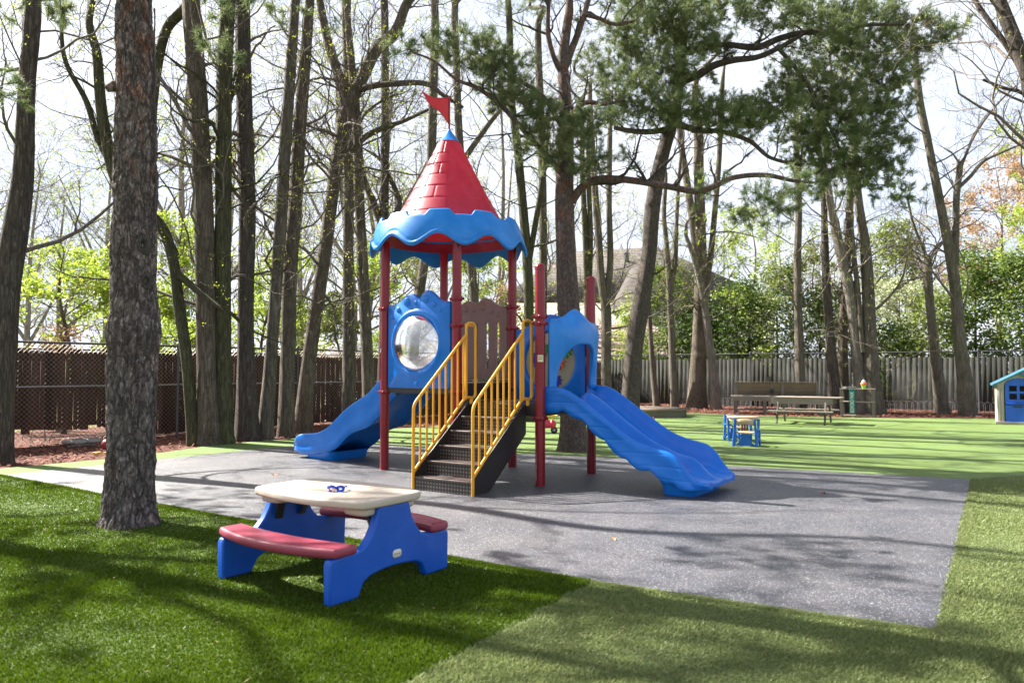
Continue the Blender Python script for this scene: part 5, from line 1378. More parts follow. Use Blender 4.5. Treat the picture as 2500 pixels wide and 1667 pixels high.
B('shrub', 'pale lime shrub beside the leaning pine trunk', 'shrub', 1545, 735, 90, 33, L_YG, 3600, .06, 212)
B('cedar_tree', 'round green cedar behind the fence right of the leaning pine', 'tree', 1630, 650, 150, 31, L_GR, 9000, .070, 213)
B('cedar_tree', 'dark cedar low behind the thick upright trunk', 'tree', 1710, 740, 130, 30, L_CED, 6000, .070, 214)
B('cedar_tree', 'green cedar behind the pale slanting trunk', 'tree', 1800, 690, 170, 29, L_CED, 9000, .070, 215)
B('maple_tree', 'airy young maple with yellow-green leaves over the mud kitchen', 'tree', 1830, 505, 260, 27.6, L_YG, 6500, .060, 216, airy=1)
B('cedar_tree', 'dark green cedar directly behind the mud kitchen', 'tree', 1905, 655, 160, 28.5, L_GR, 9000, .070, 217, white=L_WH)
B('maple_tree', 'golden leaved sapling between mud kitchen trunk and shelf trunks', 'tree', 1995, 600, 180, 26.5, L_OL, 4200, .055, 218, airy=1)
B('cedar_tree', 'cedar behind the trunks at the wooden shelf', 'tree', 2030, 700, 150, 28, L_CED, 7500, .070, 219, white=L_WH)
B('cedar_tree', 'tall yellowish cedar top right of the shelf trunks', 'tree', 2195, 545, 130, 33, L_OL, 7500, .075, 220, cone=False, zlow=3.2)
B('blossom_tree', 'pale blossoming shrub in the gap right of the shelf', 'tree', 2200, 690, 220, 31, L_WH, 7000, .060, 221, airy=1)
B('cedar_tree', 'low green cedar right of the thick ridged trunk', 'tree', 2175, 790, 150, 26.5, L_CED, 5500, .065, 222)
B('cedar_tree', 'green shrubby cedar behind the snapped trunk', 'tree', 2285, 720, 120, 26, L_OL, 6000, .065, 223, white=L_GR)
B('cedar_tree', 'vivid green pointed cedar right of the knotted trunk', 'tree', 2385, 610, 120, 26.5, L_GR, 10000, .065, 224, cone=False)
B('cedar_tree', 'vivid green cedar at the right edge above the playhouse', 'tree', 2490, 625, 150, 25.5, L_GR, 11000, .065, 225)
B('copper_tree', 'tree with coppery orange spring leaves at the right edge', 'tree', 2440, 370, 270, 32, L_OR, 9000, .060, 226, airy=1, zlow=4)
B('maple_tree', 'yellow-green leafed tree at the right edge beside the copper one', 'tree', 2540, 300, 240, 29, L_YG, 6500, .055, 227, airy=1, zlow=4)

# bare trees far beyond the fences, haze painted pale into their bark
r = np.random.default_rng(55)
fx = list(np.linspace(-120, 2620, 30))
for i, x0 in enumerate(fx):
    Yf = r.uniform(27, 52); 
    if x0 > 1280: Yf = r.uniform(57, 70)
    x = x0 + r.normal() * 22; xx = (x - 1250) / FP * Yf; h_ = r.uniform(11, 17)
    root = thing('bare_tree', (xx, Yf, 0), 'pale bare tree standing far off beyond the fences', 'tree', 'pale bare trees far beyond the fences')
    mb = MB(); ln = r.normal() * .9; r0 = r.uniform(.13, .24)
    C, R = trunkmesh(mb, [[xx, Yf, -.03, r0], [xx + ln * .3 + r.normal() * .2, Yf, h_ * .3, r0 * .8], [xx + ln * .7 + r.normal() * .3, Yf, h_ * .65, r0 * .5], [xx + ln, Yf, h_, .03]], 10, 300 + i, .05, .3, .2)
    for _ in range(2):
        k = int(len(C) * r.uniform(.2, .5)); a = r.uniform(0, 2 * pi); d = np.array([cos(a), sin(a) * .5, 1.6]); d /= np.linalg.norm(d); L = h_ * .45
        p = C[k]; trunkmesh(mb, [[p[0], p[1], p[2], R[k] * .7], [*(p + d * L * .5 + r.normal(size=3) * .2), R[k] * .45], [*(p + d * L), .03]], 8, 400 + i, .05, .3, 0)
    mb.build('trunk', BARKS['far'], root, smooth=180)
    mb = MB(); tw = skeleton(mb, C, R, r, 34, 2.0, (1.5, 4.2), 6, 5, .35, .08, .0075, .2); mb.build('branches', BARKS['far'], root, smooth=None)
    n = 700; ii = r.integers(0, len(tw), n); c = np.repeat(tw[ii, r.integers(1, 5, n)], 3, axis=0) + r.normal(size=(n * 3, 3)) * .08
    mb = MB(); leaves(mb, c, .05, r); mb.build('leaf_buds', L_YG, root, smooth=None)
# climbing leaves on the fence boards
def vine(label, cx, Yp, z, sx, sz, n, seed, mat):
    r = np.random.default_rng(seed); root = thing('vine', (cx, Yp, 0), label, 'plant'); mb = MB()
    P, R, _ = grow(np.tile([[cx, Yp, 0]], (6, 1)) + r.normal(size=(6, 3)) * [sx * .5, .02, 0], np.tile([[0, 0, 1.]], (6, 1)), np.full(6, z + sz), np.full(6, .006), 8, .15, .1, r, .4); tubes(mb, P, R, 4); mb.build('stem', BARKS['brown'], root, smooth=None)
    mb = MB(); c = np.stack([cx + r.normal(size=n) * sx, Yp + r.normal(size=n) * .05, np.abs(z + r.normal(size=n) * sz)], 1); leaves(mb, c, .05, r); mb.build('leaves', mat, root, smooth=None)
q = at(95, 905, 14.0); vine('thin green vine leaves on the brown fence beside the far left trunk', q[0], 14.1, 1.2, .55, .22, 120, 1, L_GR)
q = at(415, 925, 16.0); vine('green vine on the brown fence between pine and bent tree', q[0], 15.9, 1.05, .22, .4, 130, 2, L_GR)
q = at(2152, 930, 24.0); vine('leafy creeper on the grey fence right of the shelf', q[0], 23.9, 1.0, .12, .38, 150, 3, L_GR)
# ================================================================== SMALLER OBJECTS
def textmesh(s, size, name, mat, parent, M4, ext=.001):
    cu_ = bpy.data.curves.new(name + '_c', 'FONT'); cu_.body = s; cu_.size = size; cu_.extrude = ext; cu_.align_x = 'CENTER'; cu_.align_y = 'CENTER'
    tmp = bpy.data.objects.new('tmp', cu_); COL.objects.link(tmp); dg = bpy.context.evaluated_depsgraph_get(); dg.update()
    me = bpy.data.meshes.new_from_object(tmp.evaluated_get(dg)); bpy.data.objects.remove(tmp)
    me.transform(M4); me.materials.clear(); me.materials.append(mat); o = bpy.data.objects.new(name, me); COL.objects.link(o); o.parent = parent; return o

M_TAN = plastic('tan_plastic', (.50, .43, .35), .45, .08, .10)
M_MAR = plastic('maroon_plastic', (.27, .036, .068), .40, .10, .15)
M_TBL = plastic('table_blue_plastic', (.000, .088, .500), .40, .12, .15)
def rrect(hx, hy, bulge_y, r, n=8, endb=0.0):
    """barrel-shaped rounded rectangle outline (ccw)"""
    pts = []
    N_ = 24
    for x in np.linspace(hx - r, -(hx - r), N_): pts.append((x, hy + bulge_y * (1 - (x / hx) ** 2)))
    def corner(cx, cy, a0):
        return [(cx + r * cos(a0 + q), cy + r * sin(a0 + q)) for q in np.linspace(0, pi / 2, n)][1:-1]
    yb = hy + bulge_y * (1 - ((hx - r) / hx) ** 2) - r
    pts += corner(-(hx - r), yb, pi / 2)
    for y in np.linspace(yb, -yb, 10): pts.append((-hx - endb * (1 - (y / yb) ** 2), y))
    pts += corner(-(hx - r), -yb, pi)
    for x in np.linspace(-(hx - r), hx - r, N_): pts.append((x, -hy - bulge_y * (1 - (x / hx) ** 2)))
    pts += corner(hx - r, -yb, -pi / 2)
    for y in np.linspace(-yb, yb, 10): pts.append((hx + endb * (1 - (y / yb) ** 2), y))
    pts += corner(hx - r, yb, 0)
    return np.array(pts)
def slab(mb, pts, z0, z1, r):
    """rounded-edge slab from an outline"""
    c = pts.mean(axis=0); n = len(pts); rings = []
    nrm = np.roll(pts, -1, 0) - np.roll(pts, 1, 0); nrm = np.stack([nrm[:, 1], -nrm[:, 0]], 1); nrm /= np.linalg.norm(nrm, axis=1)[:, None] + 1e-9
    for q in np.linspace(-pi / 2, 0, 5): rings.append(np.c_[pts - nrm * (r - r * cos(q)), np.full(n, z0 + r + r * sin(q))])
    for q in np.linspace(0, pi / 2, 5): rings.append(np.c_[pts - nrm * (r - r * cos(q)), np.full(n, z1 - r + r * sin(q))])
    b = mb.n; mb.grid(np.array(rings), closev=True)
    mb.F.append([b + k for k in range(n)][::-1]); mb.mi.append(mb.cur); mb.F.append([b + 9 * n + k for k in range(n)]); mb.mi.append(mb.cur)

TC = np.array([-1.165, 4.98]); TA = radians(-34.6)
tb = thing('toddler_picnic_table', (TC[0], TC[1], .015), 'plastic picnic table with tan top, blue legs and two maroon seats on dark turf', 'picnic table', rz=TA, local=True)
def tp_(mb, name, mat, parent=tb, **k): return mb.build(name, mat, parent, org=(0, 0, 0), **k)
mb = MB(); o_ = rrect(.535, .255, .085, .07, endb=.012); slab(mb, o_, .505, .555, .016)
i_ = rrect(.49, .225, .075, .06)
top = tp_(mb, 'tabletop', M_TAN, smooth=50)
mb = MB()
for sx in (-1, 1):   # moulded bosses under the corners
    for sy in (-1, 1):
        slab(mb, rrect(.10, .055, .01, .045) + np.array([sx * .40, sy * .17]), .455, .506, .02)
tp_(mb, 'underframe', M_TAN, smooth=50)
# faint ridge round the top face and a central hole
mb = MB(); mb.lathe([(.030, .5555), (.034, .5580), (.040, .5575), (.044, .5552)], (-.02, .02, 0), 20, caps=False); mb.build('parasol_hole', simple('brown_ring', (.22, .12, .08)), top, org=(0, 0, 0))
def aframe(x, sgn):
    # outline in (y,z)
    H_ = [(-.52, 0), (-.30, 0), (-.285, .035), (-.255, .085), (-.20, .112), (-.10, .125), (0, .128)]
    right = [(-p[0], p[1]) for p in H_[::-1]][1:]
    up = [(.525, .23), (.515, .262), (.36, .272), (.30, .275), (.255, .29), (.205, .34), (.165, .41), (.145, .47), (.135, .506)]
    left = [(-p[0], p[1]) for p in up[::-1]]
    poly = H_ + right + up + left
    mb = MB(); n = len(poly); P = np.array(poly); c = np.array([0, .24])
    mb.prism([tuple(p) for p in P], ((x - .03, 0, 0), (0, 1, 0), (0, 0, 1), (1, 0, 0)), 0, .06)
    o = tp_(mb, 'leg_frame', M_TBL, smooth=50, bevel=.013, seg=3)
    return o
fr1 = aframe(.50, 1); fr2 = aframe(-.50, -1)
# maker's badge on the near frame
mb = MB(); pts = rrect(.038, .021, .004, .018); pts3 = [(.531, p[0] + .10 - .10, p[1] + .205) for p in pts]; mb.add([(.5315, p[0] + .02, p[1] + .20) for p in pts] + [(.534, p[0] * .97 + .02, p[1] * .97 + .20) for p in pts], [tuple(range(len(pts), 2 * len(pts)))] + [(i, (i + 1) % len(pts), len(pts) + (i + 1) % len(pts), len(pts) + i) for i in range(len(pts))])
bd = mb.build('badge', simple('badge_cream', (.72, .68, .55)), fr1, org=(0, 0, 0), smooth=None)
M4 = Matrix.Translation((.5345, .02, .20)) @ Matrix.Rotation(pi / 2, 4, 'Z') @ Matrix.Rotation(pi / 2, 4, 'X')
textmesh('little tikes', .0135, 'badge_lettering', simple('badge_ink', (.16, .20, .32)), fr1, M4, .0004)
def seat(sy):
    n = 30; pts = []
    xs = np.linspace(-.555, .555, n)
    inner = [(x, sy * (.325 + .00 + .055 * (1 - (x / .555) ** 2)) * 1.0) for x in xs]; outer = [(x, sy * (.50 + .105 * (1 - (x / .555) ** 2) ** 1.0)) for x in xs[::-1]]
    def rc(a, b, c, k=6):  # small arc for the ends
        return []
    P = np.array(inner + outer); 
    if sy > 0: P = P
    else: P = P
    area = .5 * np.sum(P[:, 0] * np.roll(P[:, 1], -1) - np.roll(P[:, 0], -1) * P[:, 1])
    if area < 0: P = P[::-1]
    # round the corners by chaikin
    for _ in range(3):
        Q = []; m_ = len(P)
        for i in range(m_):
            a, b = P[i], P[(i + 1) % m_]; L = np.linalg.norm(b - a)
            if L > .06: Q += [a + (b - a) * min(.25, .03 / L), b - (b - a) * min(.25, .03 / L)]
            else: Q += [a * .75 + b * .25, a * .25 + b * .75]
        P = np.array(Q)
        if len(P) > 500: break
    mb = MB(); slab(mb, P, .268, .325, .022); return tp_(mb, 'seat', M_MAR, smooth=60)
seat(-1); seat(1)
mb = MB()
simple('black_plastic', (.02, .02, .02))
for sx in (-1, 1):
    for sy in (-1, 1): mb = MB(); mb.beam((sx * .40, sy * .12, .49), (sx * .46, sy * .10, .33), .05, .02); tp_(mb, 'brace', MATS['black_plastic'])
# little blue toy on the table top: toy glasses
ct, st_ = cos(TA), sin(TA)
def tw_(x, y, z=.555): return np.array([TC[0] + x * ct - y * st_, TC[1] + x * st_ + y * ct, z + .015])
q = tw_(.03, .06); q = at(822, 1196, 4.98); q = G(820, 1199, .572)
ty = thing('toy_glasses', (q[0], q[1], .5705), 'tiny blue plastic toy with pink pieces lying on the tan table top', 'toy')
mb = MB()
for dx in (-.030, .028): 
    P = [(q[0] + dx + .020 * cos(a), q[1] + .012 * cos(a * 2), .590 + .016 * sin(a)) for a in np.linspace(0, 2 * pi, 18)]; mb.tube(P, .0095, 8)
mb.tube([(q[0] - .008, q[1], .597), (q[0] + .004, q[1], .597)], .006, 8); mb.tube([(q[0] + .052, q[1], .600), (q[0] + .055, q[1] + .06, .598), (q[0] + .052, q[1] + .09, .585)], .006, 8); mb.tube([(q[0] - .054, q[1], .600), (q[0] - .058, q[1] + .06, .598)], .006, 8)
mb.build('frame', simple('toy_blue', (.01, .06, .55), .3), ty, smooth=60)
mb = MB(); mb.sphere((q[0] - .012, q[1] - .012, .583), .013, 12, 8); mb.sphere((q[0] - .045, q[1] - .01, .579), .009, 10, 6); mb.build('bead', simple('toy_pink', (.75, .50, .42), .4), ty, smooth=60)

# dry leaves on the rubber and turf
def leaf(px, py, s, mat, label, rot):
    g_ = G(px, py, .012); rt = thing('fallen_leaf', (g_[0], g_[1], .012), label, 'leaf'); mb = MB(); pts = []
    for k in range(16):
        a = k * 2 * pi / 16; rr = s * (1.0 if k % 3 == 0 else .55); pts.append((g_[0] + rr * cos(a + rot), g_[1] + rr * sin(a + rot), .014 + .012 * sin(a * 2 + 1)))
    mb.add([(g_[0], g_[1], .02)] + pts, [(0, 1 + k, 1 + (k + 1) % 16) for k in range(16)]); mb.build('blade', mat, rt, smooth=None)
    mb = MB(); mb.tube([(g_[0], g_[1], .02), (g_[0] + s * 1.5 * cos(rot), g_[1] + s * 1.5 * sin(rot), .03)], .0015, 4); mb.build('stalk', mat, rt)
M_DRY = simple('dry_leaf', (.42, .22, .09), .8)
leaf(671, 1158, .05, M_DRY, 'curled tan dry leaf on the rubber left of the slide shadow', .5)
leaf(2010, 1203, .035, simple('red_leaf', (.30, .06, .03)), 'small reddish leaf on the rubber right of the double slide', 1.5)
leaf(1500, 1315, .03, M_DRY, 'tiny dry leaf in the middle of the sunny rubber', 2.5)
leaf(212, 1212, .04, simple('dark_leaf', (.10, .06, .03)), 'dark dry leaf on the turf left of the near pine', .9)

# red ball and yellow sand toy by the left mulch
g_ = G(262, 1099); rt = thing('ball', (g_[0], g_[1], 0), 'dark red ball half hidden behind the near pine trunk', 'ball')
mb = MB(); mb.sphere((g_[0], g_[1], .095), .10, 28, 18); mb.build('shell', plastic('ball_red', (.22, .012, .015), .4), rt, smooth=180)
g_ = G(245, 1109); rt = thing('sand_mould', (g_[0], g_[1], 0), 'yellow star sand toy lying on the mulch by the ball', 'toy')
mb = MB(); pts = [((.075 if k % 2 == 0 else .035) * cos(k * pi / 5), (.075 if k % 2 == 0 else .035) * sin(k * pi / 5)) for k in range(10)]
mb.prism(pts, ((g_[0] - .05, g_[1], .0), (1, 0, 0), (0, 1, 0), (0, 0, 1)), 0, .04); mb.prism(pts, ((g_[0] + .09, g_[1] + .05, .0), (1, 0, 0), (0, 1, 0), (0, 0, 1)), 0, .035); mb.build('star', simple('sand_yellow', (.60, .38, .07)), rt, bevel=.006)
# stones / logs at the foot of the left fence
for i, (x, y, s_, lb_) in enumerate(((180, 1083, .16, 'flat grey stone at the left fence foot nearest the far left trunk'), (212, 1080, .20, 'larger flat grey stone at the fence foot near the pine'))):
    g_ = G(x, y); rt = thing('stone', (g_[0], g_[1], 0), lb_, 'stone'); mb = MB(); mb.sphere((g_[0], g_[1], .03), s_, 16, 8, (1.5, .7, .35))
    V_ = mb.V[0]; rs_ = np.random.default_rng(i); V_ += rs_.normal(size=V_.shape) * .006; mb.build('rock', simple('stone_grey%d' % i, (.28, .26, .24), .9), rt, smooth=60)
g_ = G(165, 1096); mb = MB(); gg = G(235, 1090); mb.tube([(g_[0], g_[1], .03), ((g_[0] + gg[0]) / 2, (g_[1] + gg[1]) / 2, .045), (gg[0], gg[1], .03)], [.02, .028, .015], 8); o = mb.build('stick', BARKS['pale'], org=(g_[0], g_[1], 0), smooth=60); tag(o, 'dead stick lying on the mulch below the brown fence', 'stick')

# ---- ride-on toy behind the slide deck
g_ = G(1346, 1058); gx, gy = g_[0], g_[1]
rt = thing('ride_on_toy', (gx, gy, 0), 'pink and yellow ride-on toy with a black wheel behind the red post', 'ride-on toy')
mb = MB(); mb.sphere((gx - .12, gy + .05, .20), .12, 20, 12, (1.5, .9, .75)); mb.sphere((gx + .03, gy, .20), .075, 16, 10, (1, 1, 1.25)); mb.build('body', plastic('ride_pink', (.60, .03, .09), .4), rt, smooth=180)
mb = MB(); mb.tube([(gx + .02, gy, .26), (gx + .01, gy, .37)], .02, 10); mb.tube([(gx - .08, gy, .385), (gx + .01, gy, .375), (gx + .13, gy, .385)], .022, 10); mb.sphere((gx - .14, gy + .05, .30), .09, 16, 8, (1.3, .8, .35)); mb.build('handlebar', plastic('ride_yellow', (.75, .55, .03), .4), rt, smooth=180)
for (dx, dy) in ((.06, 0), (-.22, -.08), (-.22, .18)):
    w_ = MB(); Mw = np.array([[1, 0, 0], [0, 0, 1], [0, -1, 0]]).astype(float)
    w_.lathe([(.03, -.03), (.065, -.028), (.075, -.015), (.075, .015), (.065, .028), (.03, .03)], (gx + dx, gy + dy, .075), 20, M=Mw); wh = w_.build('wheel', simple('wheel_black', (.02, .02, .02), .5), rt, smooth=50)
    w_ = MB(); w_.lathe([(.028, -.034), (.028, .034)], (gx + dx, gy + dy, .075), 14, M=Mw); w_.build('hub', simple('hub_grey', (.35, .33, .34)), wh)

# ---- sandbox
g_ = G(1612, 1021); SX, SY = g_[0], g_[1] + 1.0
rt = thing('sandbox', (SX, SY, 0), 'low hexagonal wooden sandbox with a plank lid before the mulch', 'sandbox')
M_SB = wood('sandbox_wood', (.17, .13, .10), (.34, .28, .22), (1.2, 9, 9), .9); M_SBS = wood('sandbox_side', (.13, .12, .09), (.22, .20, .16), (1.2, 1.2, 9), .9)
hexp = lambda R_, z, n=6: [(SX + R_ * cos(k * pi / 3 + .12), SY + R_ * .95 * sin(k * pi / 3 + .12), z) for k in range(n)]
a, b = hexp(1.02, 0), hexp(1.02, .20)
mb = MB(); mb.add(a + b, [(i, (i + 1) % 6, 6 + (i + 1) % 6, 6 + i) for i in range(6)]); mb.build('side_wall', M_SBS, rt, smooth=None)
a, b = hexp(1.09, .20), hexp(1.09, .235)
mb = MB(); mb.add(a + b, [tuple(range(6))[::-1], tuple(range(6, 12))] + [(i, (i + 1) % 6, 6 + (i + 1) % 6, 6 + i) for i in range(6)]); mb.build('rim', M_SB, rt, smooth=None)
mb = MB()
for k in range(7):
    y = -.78 + .26 * k; hw = 1.0 - abs(y) * .58
    mb.box((SX + .02 * sin(k * 3), SY + y * .95, .248), (2 * hw * .93, .225, .022))
mb.build('lid', M_SB, rt, smooth=None)
mb = MB(); 
for dx in (-.35, .45): mb.tube([(SX + dx - .06, SY - .5, .262), (SX + dx - .05, SY - .5, .30), (SX + dx + .05, SY - .5, .30), (SX + dx + .06, SY - .5, .262)], .009, 6)
mb.build('lid_handle', M_GALV, rt)
g_ = G(1594, 1029); rt = thing('toy_cone', (g_[0], g_[1], 0), 'small purple toy cone standing against the sandbox', 'toy'); mb = MB(); mb.lathe([(.045, 0), (.04, .02), (.022, .10), (.012, .13), (.002, .135)], (g_[0], g_[1] - .1, 0), 14); mb.build('cone', plastic('purple', (.16, .03, .30), .4), rt, smooth=50)

# ---- wooden picnic table
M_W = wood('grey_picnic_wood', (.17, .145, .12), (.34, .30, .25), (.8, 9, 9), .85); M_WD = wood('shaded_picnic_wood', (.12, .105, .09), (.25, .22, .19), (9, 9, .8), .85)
pA_, pB_ = G(1922, 1034), G(2040, 1038); L_ = np.linalg.norm(pB_[:2] - pA_[:2]); th_ = atan2(pB_[1] - pA_[1], pB_[0] - pA_[0])
mid = (pA_ + pB_) / 2
pt = thing('wooden_picnic_table', (mid[0], mid[1] + .45, 0), 'small weathered wooden picnic table with attached benches in front of the mud kitchen', 'picnic table', rz=th_, local=True)
def lp2(mb, name, mat, parent=pt, **k): return mb.build(name, mat, parent, org=(0, 0, 0), **k)
hw = L_ / 2
for k in range(5):
    mb = MB(); mb.box((.12, -.30 + .15 * k, .665), (2 * hw + .46, .14, .03)); lp2(mb, 'top_board', M_W, bevel=.003)
for sy in (-1, 1):
    mb = MB(); mb.box((.0, sy * .345, .575), (2 * hw + .34, .032, .145)); lp2(mb, 'apron', M_W, bevel=.003)
    mb = MB(); mb.box((.0, sy * .62, .325), (2 * hw + .40, .22, .035)); lp2(mb, 'bench', M_W, bevel=.003)
for sx in (-1, 1):
    for sy in (-1, 1):
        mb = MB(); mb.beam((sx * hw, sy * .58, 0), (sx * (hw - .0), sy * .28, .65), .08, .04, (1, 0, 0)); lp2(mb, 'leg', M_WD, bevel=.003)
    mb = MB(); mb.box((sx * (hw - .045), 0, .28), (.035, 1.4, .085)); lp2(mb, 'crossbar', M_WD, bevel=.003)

# ---- mud kitchen
k0, k1 = G(1797, 1009), G(2003, 1012); K = thing('mud_kitchen', ((k0[0] + k1[0]) / 2, (k0[1] + k1[1]) / 2, 0), 'long weathered wooden mud kitchen bench with a high plank back by the grey fence', 'play kitchen', rz=atan2(k1[1] - k0[1], k1[0] - k0[0]), local=True)
KL = np.linalg.norm(k1 - k0) / 2 + .08
def kp(mb, name, mat, parent=K, **k): return mb.build(name, mat, parent, org=(0, 0, 0), **k)
mb = MB()
for k in range(4): mb.box((0, .07 + .145 * k, .545), (2 * KL + .12, .138, .028))
kp(mb, 'counter', M_W, bevel=.003)
mb = MB(); mb.box((0, -.005, .465), (2 * KL + .06, .035, .13)); ap = kp(mb, 'apron', M_W, bevel=.003)
for dx in (-.55, -.46, -.37, -.28, .2): mb = MB(); mb.lathe([(.022, 0), (.022, -.02), (.012, -.03)], (dx * 1.0 - .1, -.025, .475), 10, M=np.array([[1, 0, 0], [0, 0, 1], [0, -1, 0]]) * 1.0) if 0 else mb.sphere((dx - .12, -.03, .478), .020, 10, 6); mb.build('knob', simple('knob_black', (.03, .03, .03), .4), ap, org=(0, 0, 0))
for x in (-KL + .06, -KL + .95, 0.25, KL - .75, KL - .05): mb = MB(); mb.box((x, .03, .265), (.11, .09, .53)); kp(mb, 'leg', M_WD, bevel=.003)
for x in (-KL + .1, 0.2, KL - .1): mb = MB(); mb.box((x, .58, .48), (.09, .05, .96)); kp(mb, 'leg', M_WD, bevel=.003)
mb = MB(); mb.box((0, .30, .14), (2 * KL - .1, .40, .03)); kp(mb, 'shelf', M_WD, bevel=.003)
for k in range(3): mb = MB(); mb.box((-.02, .60 + .001 * k, .63 + .135 * k), (2 * KL - .22, .025, .128)); kp(mb, 'back_board', wood('kitchen_board%d' % k, (.085 + .03 * k, .065 + .02 * k, .05), (.19 + .05 * k, .15 + .035 * k, .11 + .02 * k), (.8, 9, 9), .85), bevel=.002)
mb = MB(); mb.box((-.02, .57, .99), (2 * KL - .16, .16, .022)); kp(mb, 'top_shelf', M_W, bevel=.002)
def on_k(x, y, z): M_ = K.matrix_basis if False else Matrix.Translation(K.location) @ Matrix.Rotation(K.rotation_euler[2], 4, 'Z'); v_ = M_ @ Vector((x, y, z)); return np.array(v_)
# ladle hanging on the back
q = on_k(-.13, .565, .93); ld2 = thing('ladle', tuple(q), 'dark metal ladle hanging on the back of the mud kitchen', 'ladle'); mb = MB()
mb.tube([(q[0], q[1], q[2] + .03), (q[0] + .005, q[1], q[2] - .16)], .010, 8); mb.build('handle', M_GALV, ld2)
mb = MB(); mb.lathe([(.002, -.06), (.05, -.045), (.078, 0), (.070, 0), (.045, -.035), (.002, -.05)], (q[0], q[1] - .07, q[2] - .22), 20, caps=False, M=np.array([[1, 0, 0], [0, .35, -.94], [0, .94, .35]])); mb.build('bowl', simple('dark_metal', (.06, .06, .06), .3, .8), ld2, smooth=60)
for x, lb_ in ((-.93, 'shallow steel basin let into the left end of the kitchen counter'), (-.12, 'shallow steel basin in the middle of the kitchen counter'), (.62, 'shallow steel basin towards the right end of the kitchen counter')):
    q = on_k(x, .26, .56); rt = thing('basin', tuple(q), lb_, 'basin'); mb = MB(); mb.lathe([(.10, 0), (.135, .012), (.155, .022), (.145, .022), (.12, .012), (.001, .006)], tuple(q), 24); mb.build('bowl', simple('bright_steel', (.62, .62, .62), .22, .9), rt, smooth=50)
q = on_k(-.22, .62, 1.001); rt = thing('tree_stump', tuple(q), 'short sawn log standing on the top shelf of the mud kitchen', 'log'); mb = MB(); mb.lathe([(.10, 0), (.098, .05), (.095, .15), (.0005, .152)], tuple(q), 20); mb.build('log', BARKS['brown'], rt, smooth=50)

# ---- shelf with street sign, tray and toy
s0, s1 = G(2058, 1017), G(2130, 1019); SHR = atan2(s1[1] - s0[1], s1[0] - s0[0]); SH = thing('wooden_shelf', ((s0[0] + s1[0]) / 2, (s0[1] + s1[1]) / 2, 0), 'small open grey wooden shelf unit in front of the trunks', 'shelf', rz=SHR, local=True)
SL = np.linalg.norm(s1 - s0) / 2 + .03
def sp_(mb, name, mat, **k): return mb.build(name, mat, SH, org=(0, 0, 0), **k)
for x in (-SL, SL):
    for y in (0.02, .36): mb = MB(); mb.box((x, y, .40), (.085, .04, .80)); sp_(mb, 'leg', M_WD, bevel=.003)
for z in (.035, .44, .815): mb = MB(); mb.box((0, .19, z), (2 * SL + .10, .40, .025)); sp_(mb, 'shelf_board', M_W, bevel=.003)
def on_s(x, y, z): return np.array((Matrix.Translation(SH.location) @ Matrix.Rotation(SHR, 4, 'Z')) @ Vector((x, y, z)))
M_TEAL = simple('street_sign_teal', (.005, .14, .12), .45)
q = on_s(-.13, .46, .0); sg = thing('street_sign', tuple(q), 'teal street sign reading BEDFORD PARK standing on end behind the shelf', 'sign', rz=SHR, local=True)
mb = MB(); mb.box((0, 0, .45), (.165, .012, .74)); mb.build('plate', M_TEAL, sg, org=(0, 0, 0), bevel=.004)
M4 = Matrix.Translation((0.0, -.0075, .43)) @ Matrix.Rotation(pi / 2, 4, 'X') @ Matrix.Rotation(pi / 2, 4, 'Z')
M4s = M4 @ Matrix.Diagonal((.80, 1.25, 1, 1))
textmesh('BEDFORD PARK', .108, 'lettering', simple('sign_white', (.75, .78, .76)), sg, M4s, .001)
sg.location = tuple(on_s(-.13, -.03, .0))
q = on_s(-.22, .16, .828); rt = thing('tray_stack', tuple(q), 'stack of grey metal trays on the left of the shelf top', 'tray'); mb = MB()
for k in range(3): 
    p_ = rrect(.17, .12, .0, .03); zz = q[2] + .018 * k; mb.add([(q[0] + a_ * .9, q[1] + b_ * .9, zz) for a_, b_ in p_] + [(q[0] + a_, q[1] + b_, zz + .016) for a_, b_ in p_], [(i, (i + 1) % len(p_), len(p_) + (i + 1) % len(p_), len(p_) + i) for i in range(len(p_))] + [tuple(range(len(p_)))[::-1], tuple(range(len(p_), 2 * len(p_)))])
mb.build('tray', simple('tray_grey', (.45, .46, .46), .35, .6), rt, smooth=30)
q = on_s(.17, .12, .828); rt = thing('toy_ice_cream', tuple(q), 'lime green and orange toy ice cream cup on the right of the shelf top', 'toy')
for (pr, mname, mc, z0) in (([(.045, 0), (.075, .10), (.078, .105)], 'cup', (.25, .62, .06), 0), ([(.078, .105), (.092, .125), (.085, .165), (.06, .185)], 'scoop', (.80, .18, .08), 0), ([(.058, .185), (.062, .20), (.045, .235), (.02, .25), (.001, .252)], 'lid', (.62, .62, .80), 0)):
    mb = MB(); mb.lathe(pr, tuple(q), 18, caps=(mname == 'cup')); mb.build(mname, plastic('toy_' + mname, mc, .4), rt, smooth=60)
mb = MB(); mb.tube([(q[0], q[1], q[2] + .25), (q[0] + .01, q[1], q[2] + .29), (q[0] + .02, q[1], q[2] + .33)], [.02, .014, .01], 8); mb.build('spout', simple('black_tip', (.03, .03, .03)), rt)

